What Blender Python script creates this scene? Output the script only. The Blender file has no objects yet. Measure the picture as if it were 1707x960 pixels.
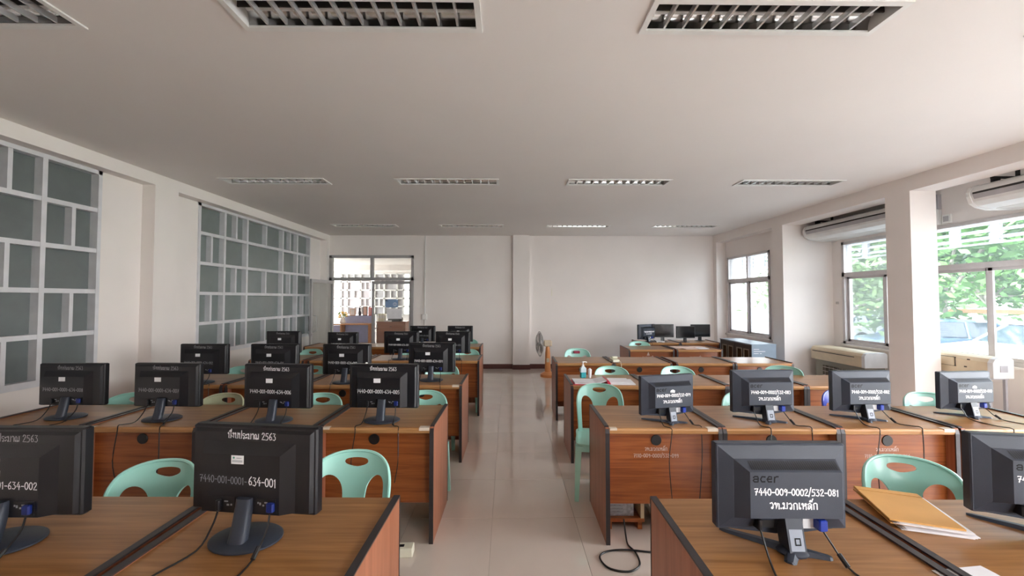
import bpy, bmesh, math, random
from mathutils import Vector, Matrix, geometry
random.seed(7)
SC = bpy.context.scene
COL = SC.collection
PI = math.pi
R = math.radians

# ------------------------------------------------------------------ camera
cd = bpy.data.cameras.new('camera')
cd.sensor_width = 36.0
cd.lens = 640.0 / 1707.0 * 36.0
cd.clip_start = 0.02
cd.clip_end = 300
cam = bpy.data.objects.new('camera', cd)
COL.objects.link(cam)
cam.location = (0, 0, 1.6)
cam.rotation_euler = (R(90) + math.atan(18 / 640.0), 0, math.atan(-7.5 / 640.0))
SC.camera = cam

# ------------------------------------------------------------------ world, sun, portals, exposure
SKY_STRENGTH = 2.6
SUN_STRENGTH = 4.2
EXPOSURE = 3.05
wd = bpy.data.worlds.new('world')
SC.world = wd
wd.use_nodes = True
wn = wd.node_tree.nodes
wl = wd.node_tree.links
wn.clear()
wo = wn.new('ShaderNodeOutputWorld')
wb = wn.new('ShaderNodeBackground')
wg = wn.new('ShaderNodeValToRGB')
wt = wn.new('ShaderNodeTexCoord')
wsep = wn.new('ShaderNodeSeparateXYZ')
wl.new(wt.outputs['Generated'], wsep.inputs[0])
wl.new(wsep.outputs['Z'], wg.inputs[0])
wg.color_ramp.elements[0].position = 0.0
wg.color_ramp.elements[0].color = (1.0, 0.99, 0.97, 1)
wg.color_ramp.elements[1].position = 0.8
wg.color_ramp.elements[1].color = (0.74, 0.86, 1.0, 1)
wl.new(wg.outputs[0], wb.inputs[0])
wb.inputs[1].default_value = SKY_STRENGTH
wl.new(wb.outputs[0], wo.inputs[0])

sd = bpy.data.lights.new('sun', 'SUN')
sd.energy = SUN_STRENGTH
sd.angle = R(1.0)
sd.color = (1.0, 0.95, 0.88)
sun = bpy.data.objects.new('sun', sd)
COL.objects.link(sun)
sun.rotation_euler = Vector((0.62, -0.05, -0.78)).to_track_quat('-Z', 'Y').to_euler()


def portal(loc, rot, sx, sy):
    l = bpy.data.lights.new('window_portal', 'AREA')
    l.shape = 'RECTANGLE'
    l.size = sx
    l.size_y = sy
    l.cycles.is_portal = True
    o = bpy.data.objects.new('window_portal', l)
    COL.objects.link(o)
    o.location = loc
    o.rotation_euler = rot
    return o


vs = SC.view_settings
vs.view_transform = 'Standard'
vs.look = 'None'
vs.gamma = 1.0
vs.use_curve_mapping = False
vs.exposure = EXPOSURE
cy = SC.cycles
cy.max_bounces = 10
cy.diffuse_bounces = 6
cy.glossy_bounces = 4
cy.transmission_bounces = 6
cy.transparent_max_bounces = 16
cy.caustics_reflective = False
cy.caustics_refractive = False
cy.sample_clamp_indirect = 6.0
cy.use_denoising = True


# ------------------------------------------------------------------ materials
def new_mat(name):
    m = bpy.data.materials.new(name)
    m.use_nodes = True
    nt = m.node_tree
    p = nt.nodes['Principled BSDF']
    return m, nt, p


def plain(name, col, rough=0.5, metal=0.0, spec=0.5, var=0.06, scale=8.0, bump=0.0, coat=0.0):
    """principled surface with a soft noise variation of its own colour"""
    m, nt, p = new_mat(name)
    p.inputs['Roughness'].default_value = rough
    p.inputs['Metallic'].default_value = metal
    p.inputs['Specular IOR Level'].default_value = spec
    p.inputs['Coat Weight'].default_value = coat
    tc = nt.nodes.new('ShaderNodeTexCoord')
    nz = nt.nodes.new('ShaderNodeTexNoise')
    nz.inputs['Scale'].default_value = scale
    nz.inputs['Detail'].default_value = 4
    nt.links.new(tc.outputs['Object'], nz.inputs['Vector'])
    rp = nt.nodes.new('ShaderNodeValToRGB')
    rp.color_ramp.elements[0].position = 0.3
    rp.color_ramp.elements[1].position = 0.7
    rp.color_ramp.elements[0].color = (*[max(0, c * (1 - var)) for c in col], 1)
    rp.color_ramp.elements[1].color = (*[min(1, c * (1 + var)) for c in col], 1)
    nt.links.new(nz.outputs['Fac'], rp.inputs[0])
    nt.links.new(rp.outputs[0], p.inputs['Base Color'])
    if bump > 0:
        b = nt.nodes.new('ShaderNodeBump')
        b.inputs['Strength'].default_value = bump
        b.inputs['Distance'].default_value = 0.002
        n2 = nt.nodes.new('ShaderNodeTexNoise')
        n2.inputs['Scale'].default_value = 260
        nt.links.new(tc.outputs['Object'], n2.inputs['Vector'])
        nt.links.new(n2.outputs['Fac'], b.inputs['Height'])
        nt.links.new(b.outputs[0], p.inputs['Normal'])
    return m


def wood(name, dark, light, rough=0.3, axis=0, spec=0.5, grain=1.0):
    m, nt, p = new_mat(name)
    p.inputs['Roughness'].default_value = rough
    p.inputs['Specular IOR Level'].default_value = spec
    tc = nt.nodes.new('ShaderNodeTexCoord')
    oi = nt.nodes.new('ShaderNodeObjectInfo')
    ad = nt.nodes.new('ShaderNodeVectorMath')
    ad.operation = 'ADD'
    mu = nt.nodes.new('ShaderNodeMath')
    mu.operation = 'MULTIPLY'
    mu.inputs[1].default_value = 37.0
    nt.links.new(oi.outputs['Random'], mu.inputs[0])
    nt.links.new(tc.outputs['Object'], ad.inputs[0])
    nt.links.new(mu.outputs[0], ad.inputs[1])
    mp = nt.nodes.new('ShaderNodeMapping')
    s = [14.0 * grain, 14.0 * grain, 14.0 * grain]
    s[axis] = 0.9
    mp.inputs['Scale'].default_value = s
    nt.links.new(ad.outputs[0], mp.inputs['Vector'])
    n1 = nt.nodes.new('ShaderNodeTexNoise')
    n1.inputs['Scale'].default_value = 1.6
    n1.inputs['Detail'].default_value = 6
    n1.inputs['Distortion'].default_value = 1.1
    nt.links.new(mp.outputs[0], n1.inputs['Vector'])
    mp2 = nt.nodes.new('ShaderNodeMapping')
    s2 = [90.0, 90.0, 90.0]
    s2[axis] = 3.0
    mp2.inputs['Scale'].default_value = s2
    nt.links.new(ad.outputs[0], mp2.inputs['Vector'])
    n2 = nt.nodes.new('ShaderNodeTexNoise')
    n2.inputs['Scale'].default_value = 1.0
    n2.inputs['Detail'].default_value = 3
    nt.links.new(mp2.outputs[0], n2.inputs['Vector'])
    mx = nt.nodes.new('ShaderNodeMath')
    mx.operation = 'MULTIPLY_ADD'
    mx.inputs[1].default_value = 0.35
    nt.links.new(n2.outputs['Fac'], mx.inputs[0])
    m3 = nt.nodes.new('ShaderNodeMath')
    m3.operation = 'MULTIPLY'
    m3.inputs[1].default_value = 0.65
    nt.links.new(n1.outputs['Fac'], m3.inputs[0])
    nt.links.new(m3.outputs[0], mx.inputs[2])
    rp = nt.nodes.new('ShaderNodeValToRGB')
    rp.color_ramp.elements[0].position = 0.36
    rp.color_ramp.elements[1].position = 0.62
    rp.color_ramp.elements[0].color = (*dark, 1)
    rp.color_ramp.elements[1].color = (*light, 1)
    nt.links.new(mx.outputs[0], rp.inputs[0])
    nt.links.new(rp.outputs[0], p.inputs['Base Color'])
    b = nt.nodes.new('ShaderNodeBump')
    b.inputs['Strength'].default_value = 0.08
    b.inputs['Distance'].default_value = 0.001
    nt.links.new(n2.outputs['Fac'], b.inputs['Height'])
    nt.links.new(b.outputs[0], p.inputs['Normal'])
    return m


def glass_pane(name, tint=(0.97, 1.0, 0.99), haze=0.05, refl=1.0, hazecol=(0.8, 0.86, 0.9)):
    """thin pane: see-through, mirror reflection by Fresnel, a little haze put in for the washed-out window glow"""
    m = bpy.data.materials.new(name)
    m.use_nodes = True
    nt = m.node_tree
    nt.nodes.clear()
    out = nt.nodes.new('ShaderNodeOutputMaterial')
    tr = nt.nodes.new('ShaderNodeBsdfTransparent')
    tr.inputs[0].default_value = (*tint, 1)
    gl = nt.nodes.new('ShaderNodeBsdfGlossy')
    gl.inputs['Roughness'].default_value = 0.02
    fr = nt.nodes.new('ShaderNodeFresnel')
    fr.inputs[0].default_value = 1.45
    mu = nt.nodes.new('ShaderNodeMath')
    mu.operation = 'MULTIPLY'
    mu.inputs[1].default_value = refl
    nt.links.new(fr.outputs[0], mu.inputs[0])
    m1 = nt.nodes.new('ShaderNodeMixShader')
    nt.links.new(mu.outputs[0], m1.inputs[0])
    nt.links.new(tr.outputs[0], m1.inputs[1])
    nt.links.new(gl.outputs[0], m1.inputs[2])
    tl = nt.nodes.new('ShaderNodeBsdfTranslucent')
    tl.inputs[0].default_value = (*hazecol, 1)
    nz = nt.nodes.new('ShaderNodeTexNoise')
    nz.inputs['Scale'].default_value = 2.5
    mr = nt.nodes.new('ShaderNodeMapRange')
    mr.inputs['To Min'].default_value = haze * 0.6
    mr.inputs['To Max'].default_value = haze * 1.4
    nt.links.new(nz.outputs['Fac'], mr.inputs['Value'])
    m2 = nt.nodes.new('ShaderNodeMixShader')
    nt.links.new(mr.outputs[0], m2.inputs[0])
    nt.links.new(m1.outputs[0], m2.inputs[1])
    nt.links.new(tl.outputs[0], m2.inputs[2])
    nt.links.new(m2.outputs[0], out.inputs[0])
    return m


M = {}
M['wall'] = plain('wall_paint', (0.86, 0.805, 0.775), 0.6, var=0.025, scale=1.4, spec=0.3)
M['ceil'] = plain('ceiling_paint', (0.82, 0.78, 0.755), 0.75, var=0.02, scale=0.8, spec=0.2)
M['tile'] = plain('floor_tile', (0.70, 0.605, 0.535), 0.06, var=0.05, scale=2.0, spec=0.6, coat=0.6)
M['grout'] = plain('grout', (0.50, 0.43, 0.37), 0.7)
M['desk_top'] = wood('desk_top_veneer', (0.26, 0.112, 0.034), (0.42, 0.205, 0.075), 0.30, 0)
M['desk_front'] = wood('desk_front_veneer', (0.19, 0.045, 0.010), (0.36, 0.108, 0.028), 0.33, 0)
M['desk_side'] = wood('desk_side_veneer', (0.31, 0.105, 0.052), (0.42, 0.16, 0.085), 0.35, 2)
M['desk_lip'] = wood('desk_lip', (0.36, 0.17, 0.06), (0.52, 0.27, 0.11), 0.28, 0)
M['edge'] = plain('rubber_edge', (0.035, 0.028, 0.030), 0.38)
M['grommet'] = plain('grommet_black', (0.012, 0.010, 0.010), 0.4)
M['tape'] = plain('tape', (0.70, 0.60, 0.50), 0.35)
M['mint'] = plain('mint_plastic', (0.42, 0.80, 0.70), 0.30, var=0.03, coat=0.2)
M['olive'] = plain('pale_olive_plastic', (0.58, 0.62, 0.42), 0.32, var=0.03)
M['blue'] = plain('blue_plastic', (0.025, 0.05, 0.42), 0.28, var=0.05)
M['black'] = plain('black_plastic', (0.009, 0.009, 0.012), 0.34, var=0.1, bump=0.1)
M['charcoal'] = plain('charcoal_plastic', (0.036, 0.043, 0.062), 0.40, spec=0.4, var=0.1, bump=0.1)
M['charcoal2'] = plain('dark_gap_plastic', (0.010, 0.010, 0.012), 0.4)
M['screen'] = plain('dark_screen', (0.006, 0.006, 0.008), 0.12)
M['neck_grey'] = plain('neck_grey', (0.28, 0.31, 0.38), 0.35)
M['cable'] = plain('cable_black', (0.012, 0.011, 0.012), 0.45)
M['vga'] = plain('vga_blue', (0.008, 0.035, 0.32), 0.4)
M['vga_shaded'] = plain('shaded_blue_plug', (0.004, 0.016, 0.14), 0.45)  # plug blue darkened to stand in for the shade of its recess
M['port'] = plain('port_steel', (0.42, 0.45, 0.48), 0.35, metal=0.6)
M['sticker'] = plain('white_sticker', (0.86, 0.87, 0.90), 0.5)
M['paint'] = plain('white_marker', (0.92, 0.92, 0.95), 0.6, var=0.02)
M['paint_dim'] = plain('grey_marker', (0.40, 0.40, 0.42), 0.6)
M['paint_desk'] = plain('desk_stencil', (0.62, 0.48, 0.42), 0.6)
M['logo'] = plain('logo_dark', (0.004, 0.004, 0.006), 0.5, spec=0.2)
M['green_dot'] = plain('green_ink', (0.05, 0.35, 0.25), 0.5)
M['ink'] = plain('grey_ink', (0.30, 0.32, 0.36), 0.6)
M['alu'] = plain('aluminium', (0.72, 0.72, 0.75), 0.40, metal=0.15)
M['alu_dull'] = plain('dull_aluminium', (0.47, 0.465, 0.475), 0.42, metal=0.35)
M['alu_win'] = plain('window_aluminium', (0.60, 0.56, 0.56), 0.42, metal=0.3)
M['frost'] = plain('grey_frosted_glass', (0.145, 0.165, 0.165), 0.16, var=0.05, spec=0.6)
M['frost_lit'] = plain('lit_frosted_glass', (0.20, 0.23, 0.225), 0.22, var=0.05, spec=0.7)  # paler copy of the grey panes, window light put into the colour
M['glass'] = glass_pane('clear_pane', haze=0.022, refl=0.7)
M['glass_tint'] = glass_pane('tinted_pane', tint=(0.73, 0.76, 0.78), haze=0.02, refl=0.7)  # tint added to dim the bright view outside
M['glass_open'] = glass_pane('clean_pane', tint=(0.98, 0.98, 0.98), haze=0.001, refl=0.5)
M['glass_in'] = glass_pane('door_pane', haze=0.03, refl=0.8)
M['skirt'] = plain('brown_skirting', (0.105, 0.035, 0.030), 0.35)
M['fixture'] = plain('white_enamel', (0.80, 0.79, 0.77), 0.35)
M['mirror'] = plain('polished_reflector', (0.40, 0.39, 0.38), 0.14, metal=1.0, var=0.02)
M['blade'] = plain('louvre_aluminium', (0.76, 0.76, 0.76), 0.25, metal=0.6)
M['tube'] = plain('unlit_tube', (0.85, 0.85, 0.84), 0.3)
M['cream'] = plain('aged_cream_plastic', (0.70, 0.58, 0.40), 0.4)
M['acwhite'] = plain('ac_white', (0.74, 0.74, 0.73), 0.4)
M['acgrey'] = plain('ac_grey', (0.42, 0.41, 0.43), 0.4)
M['shade'] = plain('sunshade_grey', (0.20, 0.215, 0.23), 0.5)
M['slot'] = plain('dark_slot', (0.03, 0.028, 0.028), 0.6)
M['steel_blue'] = plain('blue_grey_steel', (0.29, 0.37, 0.46), 0.4)
M['cab_dark'] = plain('cabinet_dark', (0.055, 0.05, 0.05), 0.4)
M['cab_glass'] = plain('brown_cabinet_glass', (0.05, 0.04, 0.028), 0.12)
M['olive_frame'] = plain('olive_frame', (0.25, 0.235, 0.19), 0.5)
M['orange'] = plain('orange_plastic', (0.82, 0.34, 0.12), 0.38)
M['beige'] = plain('beige_plastic', (0.74, 0.61, 0.45), 0.4)
M['wire'] = plain('guard_wire', (0.55, 0.53, 0.51), 0.35, metal=0.6)
M['fanblade'] = plain('smoky_blade', (0.42, 0.41, 0.41), 0.3)
M['bottle'] = plain('clear_plastic', (0.62, 0.76, 0.80), 0.15)
M['gel'] = plain('teal_gel', (0.06, 0.42, 0.50), 0.12)
M['white'] = plain('white_plastic', (0.86, 0.86, 0.85), 0.4)
M['paper'] = plain('white_paper', (0.84, 0.83, 0.86), 0.7)
M['manila'] = plain('brown_envelope', (0.70, 0.37, 0.11), 0.55, var=0.05)
M['red'] = plain('red_folder', (0.60, 0.035, 0.075), 0.4)
M['pinkpaper'] = plain('pinkish_paper', (0.75, 0.55, 0.48), 0.6)
M['pc'] = plain('pc_steel', (0.42, 0.43, 0.46), 0.35, metal=0.7, var=0.35, scale=40)
M['ivory'] = plain('ivory_plastic', (0.80, 0.77, 0.62), 0.4)
M['palewood'] = plain('pale_board', (0.60, 0.48, 0.30), 0.5)
M['navy_panel'] = plain('pale_blue_panel', (0.40, 0.47, 0.72), 0.5)
M['annex_floor'] = plain('annex_floor', (0.48, 0.44, 0.40), 0.2)
M['leaf'] = plain('leaf', (0.085, 0.19, 0.045), 0.5, var=0.5, scale=1.2)
M['leaf2'] = plain('pale_leaf', (0.15, 0.24, 0.08), 0.5, var=0.4, scale=1.2)
M['bark'] = plain('bark', (0.30, 0.26, 0.22), 0.8, var=0.3, scale=6)
M['ground'] = plain('concrete_ground', (0.33, 0.325, 0.31), 0.85, var=0.1, scale=0.6)
M['grass'] = plain('lawn', (0.16, 0.26, 0.07), 0.9, var=0.3, scale=1.5)
M['car_white'] = plain('white_car_paint', (0.80, 0.80, 0.82), 0.2, coat=0.6)
M['car_blue'] = plain('blue_grey_car_paint', (0.10, 0.15, 0.24), 0.2, coat=0.6)
M['car_glass'] = plain('car_glass', (0.03, 0.04, 0.05), 0.08)
M['tyre'] = plain('tyre', (0.02, 0.02, 0.02), 0.7)
M['roof_orange'] = plain('orange_roof', (0.70, 0.30, 0.14), 0.6)
M['petal'] = plain('yellow_petal', (0.85, 0.55, 0.05), 0.5)
M['stem'] = plain('plant_green', (0.20, 0.34, 0.06), 0.5)
M['poster'] = plain('blue_poster', (0.25, 0.38, 0.60), 0.5)
M['brown_cab'] = wood('brown_cabinet', (0.22, 0.085, 0.045), (0.32, 0.135, 0.075), 0.4, 0)
M['shelf_wood'] = wood('orange_shelf', (0.50, 0.25, 0.12), (0.62, 0.34, 0.18), 0.4, 0)
M['dark'] = plain('dark_object', (0.04, 0.03, 0.04), 0.5)
M['smudge'] = plain('wall_smudge', (0.45, 0.42, 0.40), 0.7)


# ------------------------------------------------------------------ mesh builder
class MB:
    def __init__(s):
        s.v = []
        s.f = []
        s.m = []
        s.sm = []
        s.cur = 0
        s.xf = None

    def add(s, vs, fs, smooth=False):
        n = len(s.v)
        if s.xf is not None:
            vs = [tuple(s.xf @ Vector(p)) for p in vs]
        s.v += [tuple(p) for p in vs]
        for f in fs:
            s.f.append(tuple(i + n for i in f))
            s.m.append(s.cur)
            s.sm.append(smooth)
        return s

    def box(s, x0, x1, y0, y1, z0, z1):
        return s.add([(x0, y0, z0), (x1, y0, z0), (x1, y1, z0), (x0, y1, z0), (x0, y0, z1), (x1, y0, z1), (x1, y1, z1), (x0, y1, z1)],
                     [(0, 3, 2, 1), (4, 5, 6, 7), (0, 1, 5, 4), (1, 2, 6, 5), (2, 3, 7, 6), (3, 0, 4, 7)])

    def cbox(s, x0, x1, y0, y1, z0, z1, c=0.004):
        """box with chamfered edges: stacked octagon-like rings"""
        def ring(e, z):
            a, b, p, q = x0 + e, x1 - e, y0 + e, y1 - e
            k = c
            return [(a + k, p, z), (b - k, p, z), (b, p + k, z), (b, q - k, z), (b - k, q, z), (a + k, q, z), (a, q - k, z), (a, p + k, z)]
        rs = [ring(c, z0), ring(0, z0 + c), ring(0, z1 - c), ring(c, z1)]
        vs = sum(rs, [])
        fs = [tuple(range(7, -1, -1)), tuple(range(24, 32))]
        for r in range(3):
            for i in range(8):
                j = (i + 1) % 8
                fs.append((r * 8 + i, r * 8 + j, r * 8 + 8 + j, r * 8 + 8 + i))
        return s.add(vs, fs)

    def prism(s, poly, axis, a, b):
        """poly = 2D outline, extruded along axis from a to b. axis x: (y,z); y: (x,z); z: (x,y)"""
        def P(p, t):
            return (t, p[0], p[1]) if axis == 'x' else ((p[0], t, p[1]) if axis == 'y' else (p[0], p[1], t))
        n = len(poly)
        vs = [P(p, a) for p in poly] + [P(p, b) for p in poly]
        fs = [tuple(range(n - 1, -1, -1)), tuple(range(n, 2 * n))]
        for i in range(n):
            j = (i + 1) % n
            fs.append((i, j, n + j, n + i))
        return s.add(vs, fs)

    def loft(s, rings, caps=True, smooth=True):
        n = len(rings[0])
        vs = sum([list(r) for r in rings], [])
        fs = []
        for k in range(len(rings) - 1):
            for i in range(n):
                j = (i + 1) % n
                fs.append((k * n + i, k * n + j, k * n + n + j, k * n + n + i))
        s.add(vs, fs, smooth)
        if caps:
            b = len(rings) - 1
            s.add(list(rings[0]), [tuple(range(n - 1, -1, -1))])
            s.add(list(rings[b]), [tuple(range(n))])
        return s

    def tube(s, pts, r, n=6, smooth=True):
        pts = [Vector(p) for p in pts]
        rr = r if isinstance(r, (list, tuple)) else [r] * len(pts)
        rings = []
        up = Vector((0, 0, 1))
        for i, p in enumerate(pts):
            a = pts[max(0, i - 1)]
            b = pts[min(len(pts) - 1, i + 1)]
            t = (b - a)
            if t.length < 1e-7:
                t = Vector((0, 0, 1))
            t.normalize()
            u = t.cross(up)
            if u.length < 0.05:
                u = t.cross(Vector((0, 1, 0)))
            u.normalize()
            w = u.cross(t)
            rings.append([tuple(p + rr[i] * (math.cos(2 * PI * k / n) * u + math.sin(2 * PI * k / n) * w)) for k in range(n)])
        return s.loft(rings, True, smooth)

    def lathe(s, prof, n=24, c=(0, 0, 0), axis='z', sx=1.0, sy=1.0, smooth=True):
        rings = []
        for r, h in prof:
            ring = []
            for k in range(n):
                a = 2 * PI * k / n
                x, y = r * math.cos(a) * sx, r * math.sin(a) * sy
                if axis == 'z':
                    p = (c[0] + x, c[1] + y, c[2] + h)
                elif axis == 'y':
                    p = (c[0] + x, c[1] + h, c[2] + y)
                else:
                    p = (c[0] + h, c[1] + x, c[2] + y)
                ring.append(p)
            rings.append(ring)
        return s.loft(rings, True, smooth)

    def build(s, name, mat, parent=None, loc=None, smooth_angle=None):
        me = bpy.data.meshes.new(name)
        me.from_pydata(s.v, [], s.f)
        mats = mat if isinstance(mat, (list, tuple)) else [mat]
        for m in mats:
            me.materials.append(m)
        me.polygons.foreach_set('material_index', s.m)
        me.polygons.foreach_set('use_smooth', s.sm)
        bm = bmesh.new()
        bm.from_mesh(me)
        bmesh.ops.recalc_face_normals(bm, faces=bm.faces)
        bm.to_mesh(me)
        bm.free()
        me.update()
        if any(s.sm):
            me.set_sharp_from_angle(angle=R(40))
        return link(name, me, parent, loc)


def link(name, me, parent=None, loc=None):
    o = bpy.data.objects.new(name, me)
    COL.objects.link(o)
    if parent is not None:
        o.parent = parent
    if loc is not None:
        o.location = loc
    return o


def tag(o, label=None, cat=None, group=None, kind=None):
    if label:
        o['label'] = label
    if cat:
        o['category'] = cat
    if group:
        o['group'] = group
    if kind:
        o['kind'] = kind
    return o


def thing(name, label, cat, loc=(0, 0, 0), rz=0.0, group=None, kind=None):
    o = bpy.data.objects.new(name, None)
    COL.objects.link(o)
    o.empty_display_size = 0.1
    o.location = loc
    o.rotation_euler = (0, 0, rz)
    return tag(o, label, cat, group, kind)


def dup(root, loc, rz, label, scale=1.0):
    """a thing with copies of its parts and sub-parts (mesh data shared)"""
    r = root.copy()
    COL.objects.link(r)
    r.location = loc
    r.rotation_euler = (0, 0, rz)
    r.scale = (scale,) * 3
    r['label'] = label
    m = {}
    for ch in root.children:
        c = ch.copy()
        COL.objects.link(c)
        c.parent = r
        for g in ch.children:
            d = g.copy()
            COL.objects.link(d)
            d.parent = c
    return r


def struct(name, mb, mat, parent=None):
    o = mb.build(name, mat, parent)
    if parent is None:
        o['kind'] = 'structure'
    return o


# furniture stands about one degree off the room's axes
TH = 0.01875


def F(x, y):
    return (x * math.cos(TH) + y * math.sin(TH), y * math.cos(TH) - x * math.sin(TH))


def FL(x, y, z=0.0):
    a = F(x, y)
    return (a[0], a[1], z)


# ------------------------------------------------------------------ brush lettering (stroke glyphs)
def circ(x, y, r, n=9, a0=90):
    return [(x + r * math.cos(R(a0 + 360 * k / n)), y + r * math.sin(R(a0 + 360 * k / n))) for k in range(n + 1)]


def ell(x, y, rx, ry, n=14):
    return [(x + rx * math.cos(R(90 + 360 * k / n)), y + ry * math.sin(R(90 + 360 * k / n))) for k in range(n + 1)]


GL = {
    '0': (0.62, [ell(0.28, 0.5, 0.24, 0.48)]),
    '1': (0.40, [[(0.06, 0.82), (0.2, 1.0), (0.2, 0.0)]]),
    '2': (0.62, [[(0.05, 0.75), (0.18, 0.98), (0.42, 0.95), (0.46, 0.68), (0.25, 0.35), (0.03, 0.02), (0.52, 0.02)]]),
    '3': (0.60, [[(0.06, 0.95), (0.45, 0.95), (0.22, 0.62), (0.44, 0.48), (0.48, 0.22), (0.3, 0.0), (0.04, 0.08)]]),
    '4': (0.64, [[(0.34, 1.0), (0.03, 0.38), (0.54, 0.38)], [(0.40, 0.66), (0.38, 0.0)]]),
    '5': (0.62, [[(0.48, 0.97), (0.12, 0.97), (0.08, 0.56), (0.32, 0.62), (0.5, 0.38), (0.38, 0.05), (0.05, 0.03)]]),
    '6': (0.62, [[(0.42, 1.0), (0.16, 0.7), (0.05, 0.32), (0.2, 0.02), (0.44, 0.08), (0.48, 0.34), (0.3, 0.52), (0.08, 0.36)]]),
    '7': (0.60, [[(0.03, 0.92), (0.5, 0.97), (0.3, 0.5), (0.2, 0.0)], [(0.14, 0.5), (0.45, 0.52)]]),
    '8': (0.60, [[(0.28, 0.54), (0.08, 0.72), (0.2, 0.97), (0.4, 0.93), (0.44, 0.7), (0.1, 0.34), (0.08, 0.1), (0.28, 0.0), (0.46, 0.14), (0.42, 0.4), (0.28, 0.54)]]),
    '9': (0.60, [[(0.45, 0.72), (0.26, 0.98), (0.06, 0.76), (0.18, 0.5), (0.44, 0.66), (0.46, 0.9), (0.46, 0.4), (0.36, 0.0)]]),
    '-': (0.50, [[(0.06, 0.45), (0.40, 0.45)]]),
    '/': (0.42, [[(0.0, -0.1), (0.34, 1.25)]]),
    '.': (0.24, [circ(0.08, 0.05, 0.04, 6)]),
    ' ': (0.40, []),
    'ป': (0.66, [circ(0.1, 0.66, 0.09, 8, 0), [(0.19, 0.66), (0.17, 0.0), (0.55, 0.0), (0.55, 1.12)]]),
    'ี': (0.0, [[(-0.46, 0.93), (-0.3, 1.12), (-0.06, 0.95), (-0.46, 0.93)], [(-0.06, 0.95), (-0.06, 1.28)]]),
    'ง': (0.52, [circ(0.28, 0.66, 0.09, 8, 0), [(0.37, 0.66), (0.38, 0.02), (0.04, 0.3)]]),
    'บ': (0.66, [circ(0.1, 0.66, 0.09, 8, 0), [(0.19, 0.66), (0.17, 0.0), (0.55, 0.0), (0.55, 0.76)]]),
    'ร': (0.50, [circ(0.27, 0.09, 0.09, 8, 0), [(0.36, 0.09), (0.37, 0.42), (0.06, 0.5), (0.1, 0.74), (0.42, 0.74)]]),
    'ะ': (0.42, [circ(0.1, 0.56, 0.08, 8, 0), [(0.18, 0.56), (0.34, 0.7)], circ(0.1, 0.14, 0.08, 8, 0), [(0.18, 0.14), (0.34, 0.28)]]),
    'ม': (0.66, [circ(0.1, 0.66, 0.09, 8, 0), [(0.19, 0.66), (0.19, 0.12)], circ(0.1, 0.1, 0.09, 8, 0), [(0.19, 0.08), (0.55, 0.02), (0.55, 0.76)]]),
    'า': (0.46, [[(0.05, 0.6), (0.16, 0.76), (0.34, 0.7), (0.36, 0.5), (0.36, 0.0)]]),
    'ณ': (0.86, [circ(0.14, 0.1, 0.08, 8, 0), [(0.07, 0.14), (0.06, 0.55), (0.22, 0.76), (0.38, 0.6), (0.38, 0.0)], circ(0.52, 0.1, 0.08, 8, 0), [(0.6, 0.08), (0.74, 0.02), (0.74, 0.76)]]),
    'ว': (0.52, [circ(0.28, 0.09, 0.09, 8, 0), [(0.37, 0.09), (0.4, 0.5), (0.26, 0.76), (0.05, 0.66)]]),
    'ท': (0.68, [circ(0.1, 0.66, 0.09, 8, 0), [(0.19, 0.66), (0.18, 0.0), (0.42, 0.74), (0.56, 0.66), (0.56, 0.0)]]),
    'ก': (0.62, [[(0.1, 0.0), (0.1, 0.48), (0.03, 0.56), (0.14, 0.73), (0.32, 0.77), (0.48, 0.66), (0.5, 0.0)]]),
    'เ': (0.34, [[(0.1, 0.76), (0.09, 0.14)], circ(0.18, 0.1, 0.09, 8, 180)]),
    'ห': (0.68, [circ(0.1, 0.66, 0.09, 8, 0), [(0.18, 0.66), (0.18, 0.0), (0.19, 0.34), (0.42, 0.52)], circ(0.48, 0.64, 0.1, 8, 0), [(0.42, 0.52), (0.54, 0.36), (0.54, 0.0)]]),
    'ล': (0.62, [circ(0.14, 0.12, 0.09, 8, 0), [(0.06, 0.18), (0.1, 0.44), (0.3, 0.46), (0.36, 0.2)], [(0.05, 0.62), (0.26, 0.77), (0.46, 0.62), (0.48, 0.0)]]),
    '็': (0.0, [[(-0.3, 0.93), (-0.42, 1.02), (-0.3, 1.12), (-0.2, 1.0), (-0.12, 1.08), (-0.02, 1.3)], [(-0.4, 0.95), (-0.12, 0.95)]]),
    'a': (0.80, [[(0.1, 0.58), (0.25, 0.72), (0.6, 0.7), (0.64, 0.5), (0.62, 0.03), (0.2, 0.03), (0.06, 0.2), (0.2, 0.38), (0.62, 0.38)]]),
    'c': (0.72, [[(0.6, 0.66), (0.25, 0.7), (0.08, 0.36), (0.22, 0.04), (0.56, 0.06)]]),
    'e': (0.76, [[(0.12, 0.36), (0.62, 0.4), (0.6, 0.66), (0.3, 0.72), (0.08, 0.36), (0.22, 0.04), (0.58, 0.05)]]),
    'r': (0.56, [[(0.12, 0.0), (0.16, 0.7), (0.18, 0.55), (0.35, 0.7), (0.55, 0.7)]]),
}


def text_width(t, h, sp=0.04):
    return sum((GL[c][0] + (sp if GL[c][0] > 0 else 0)) for c in t) * h


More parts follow.
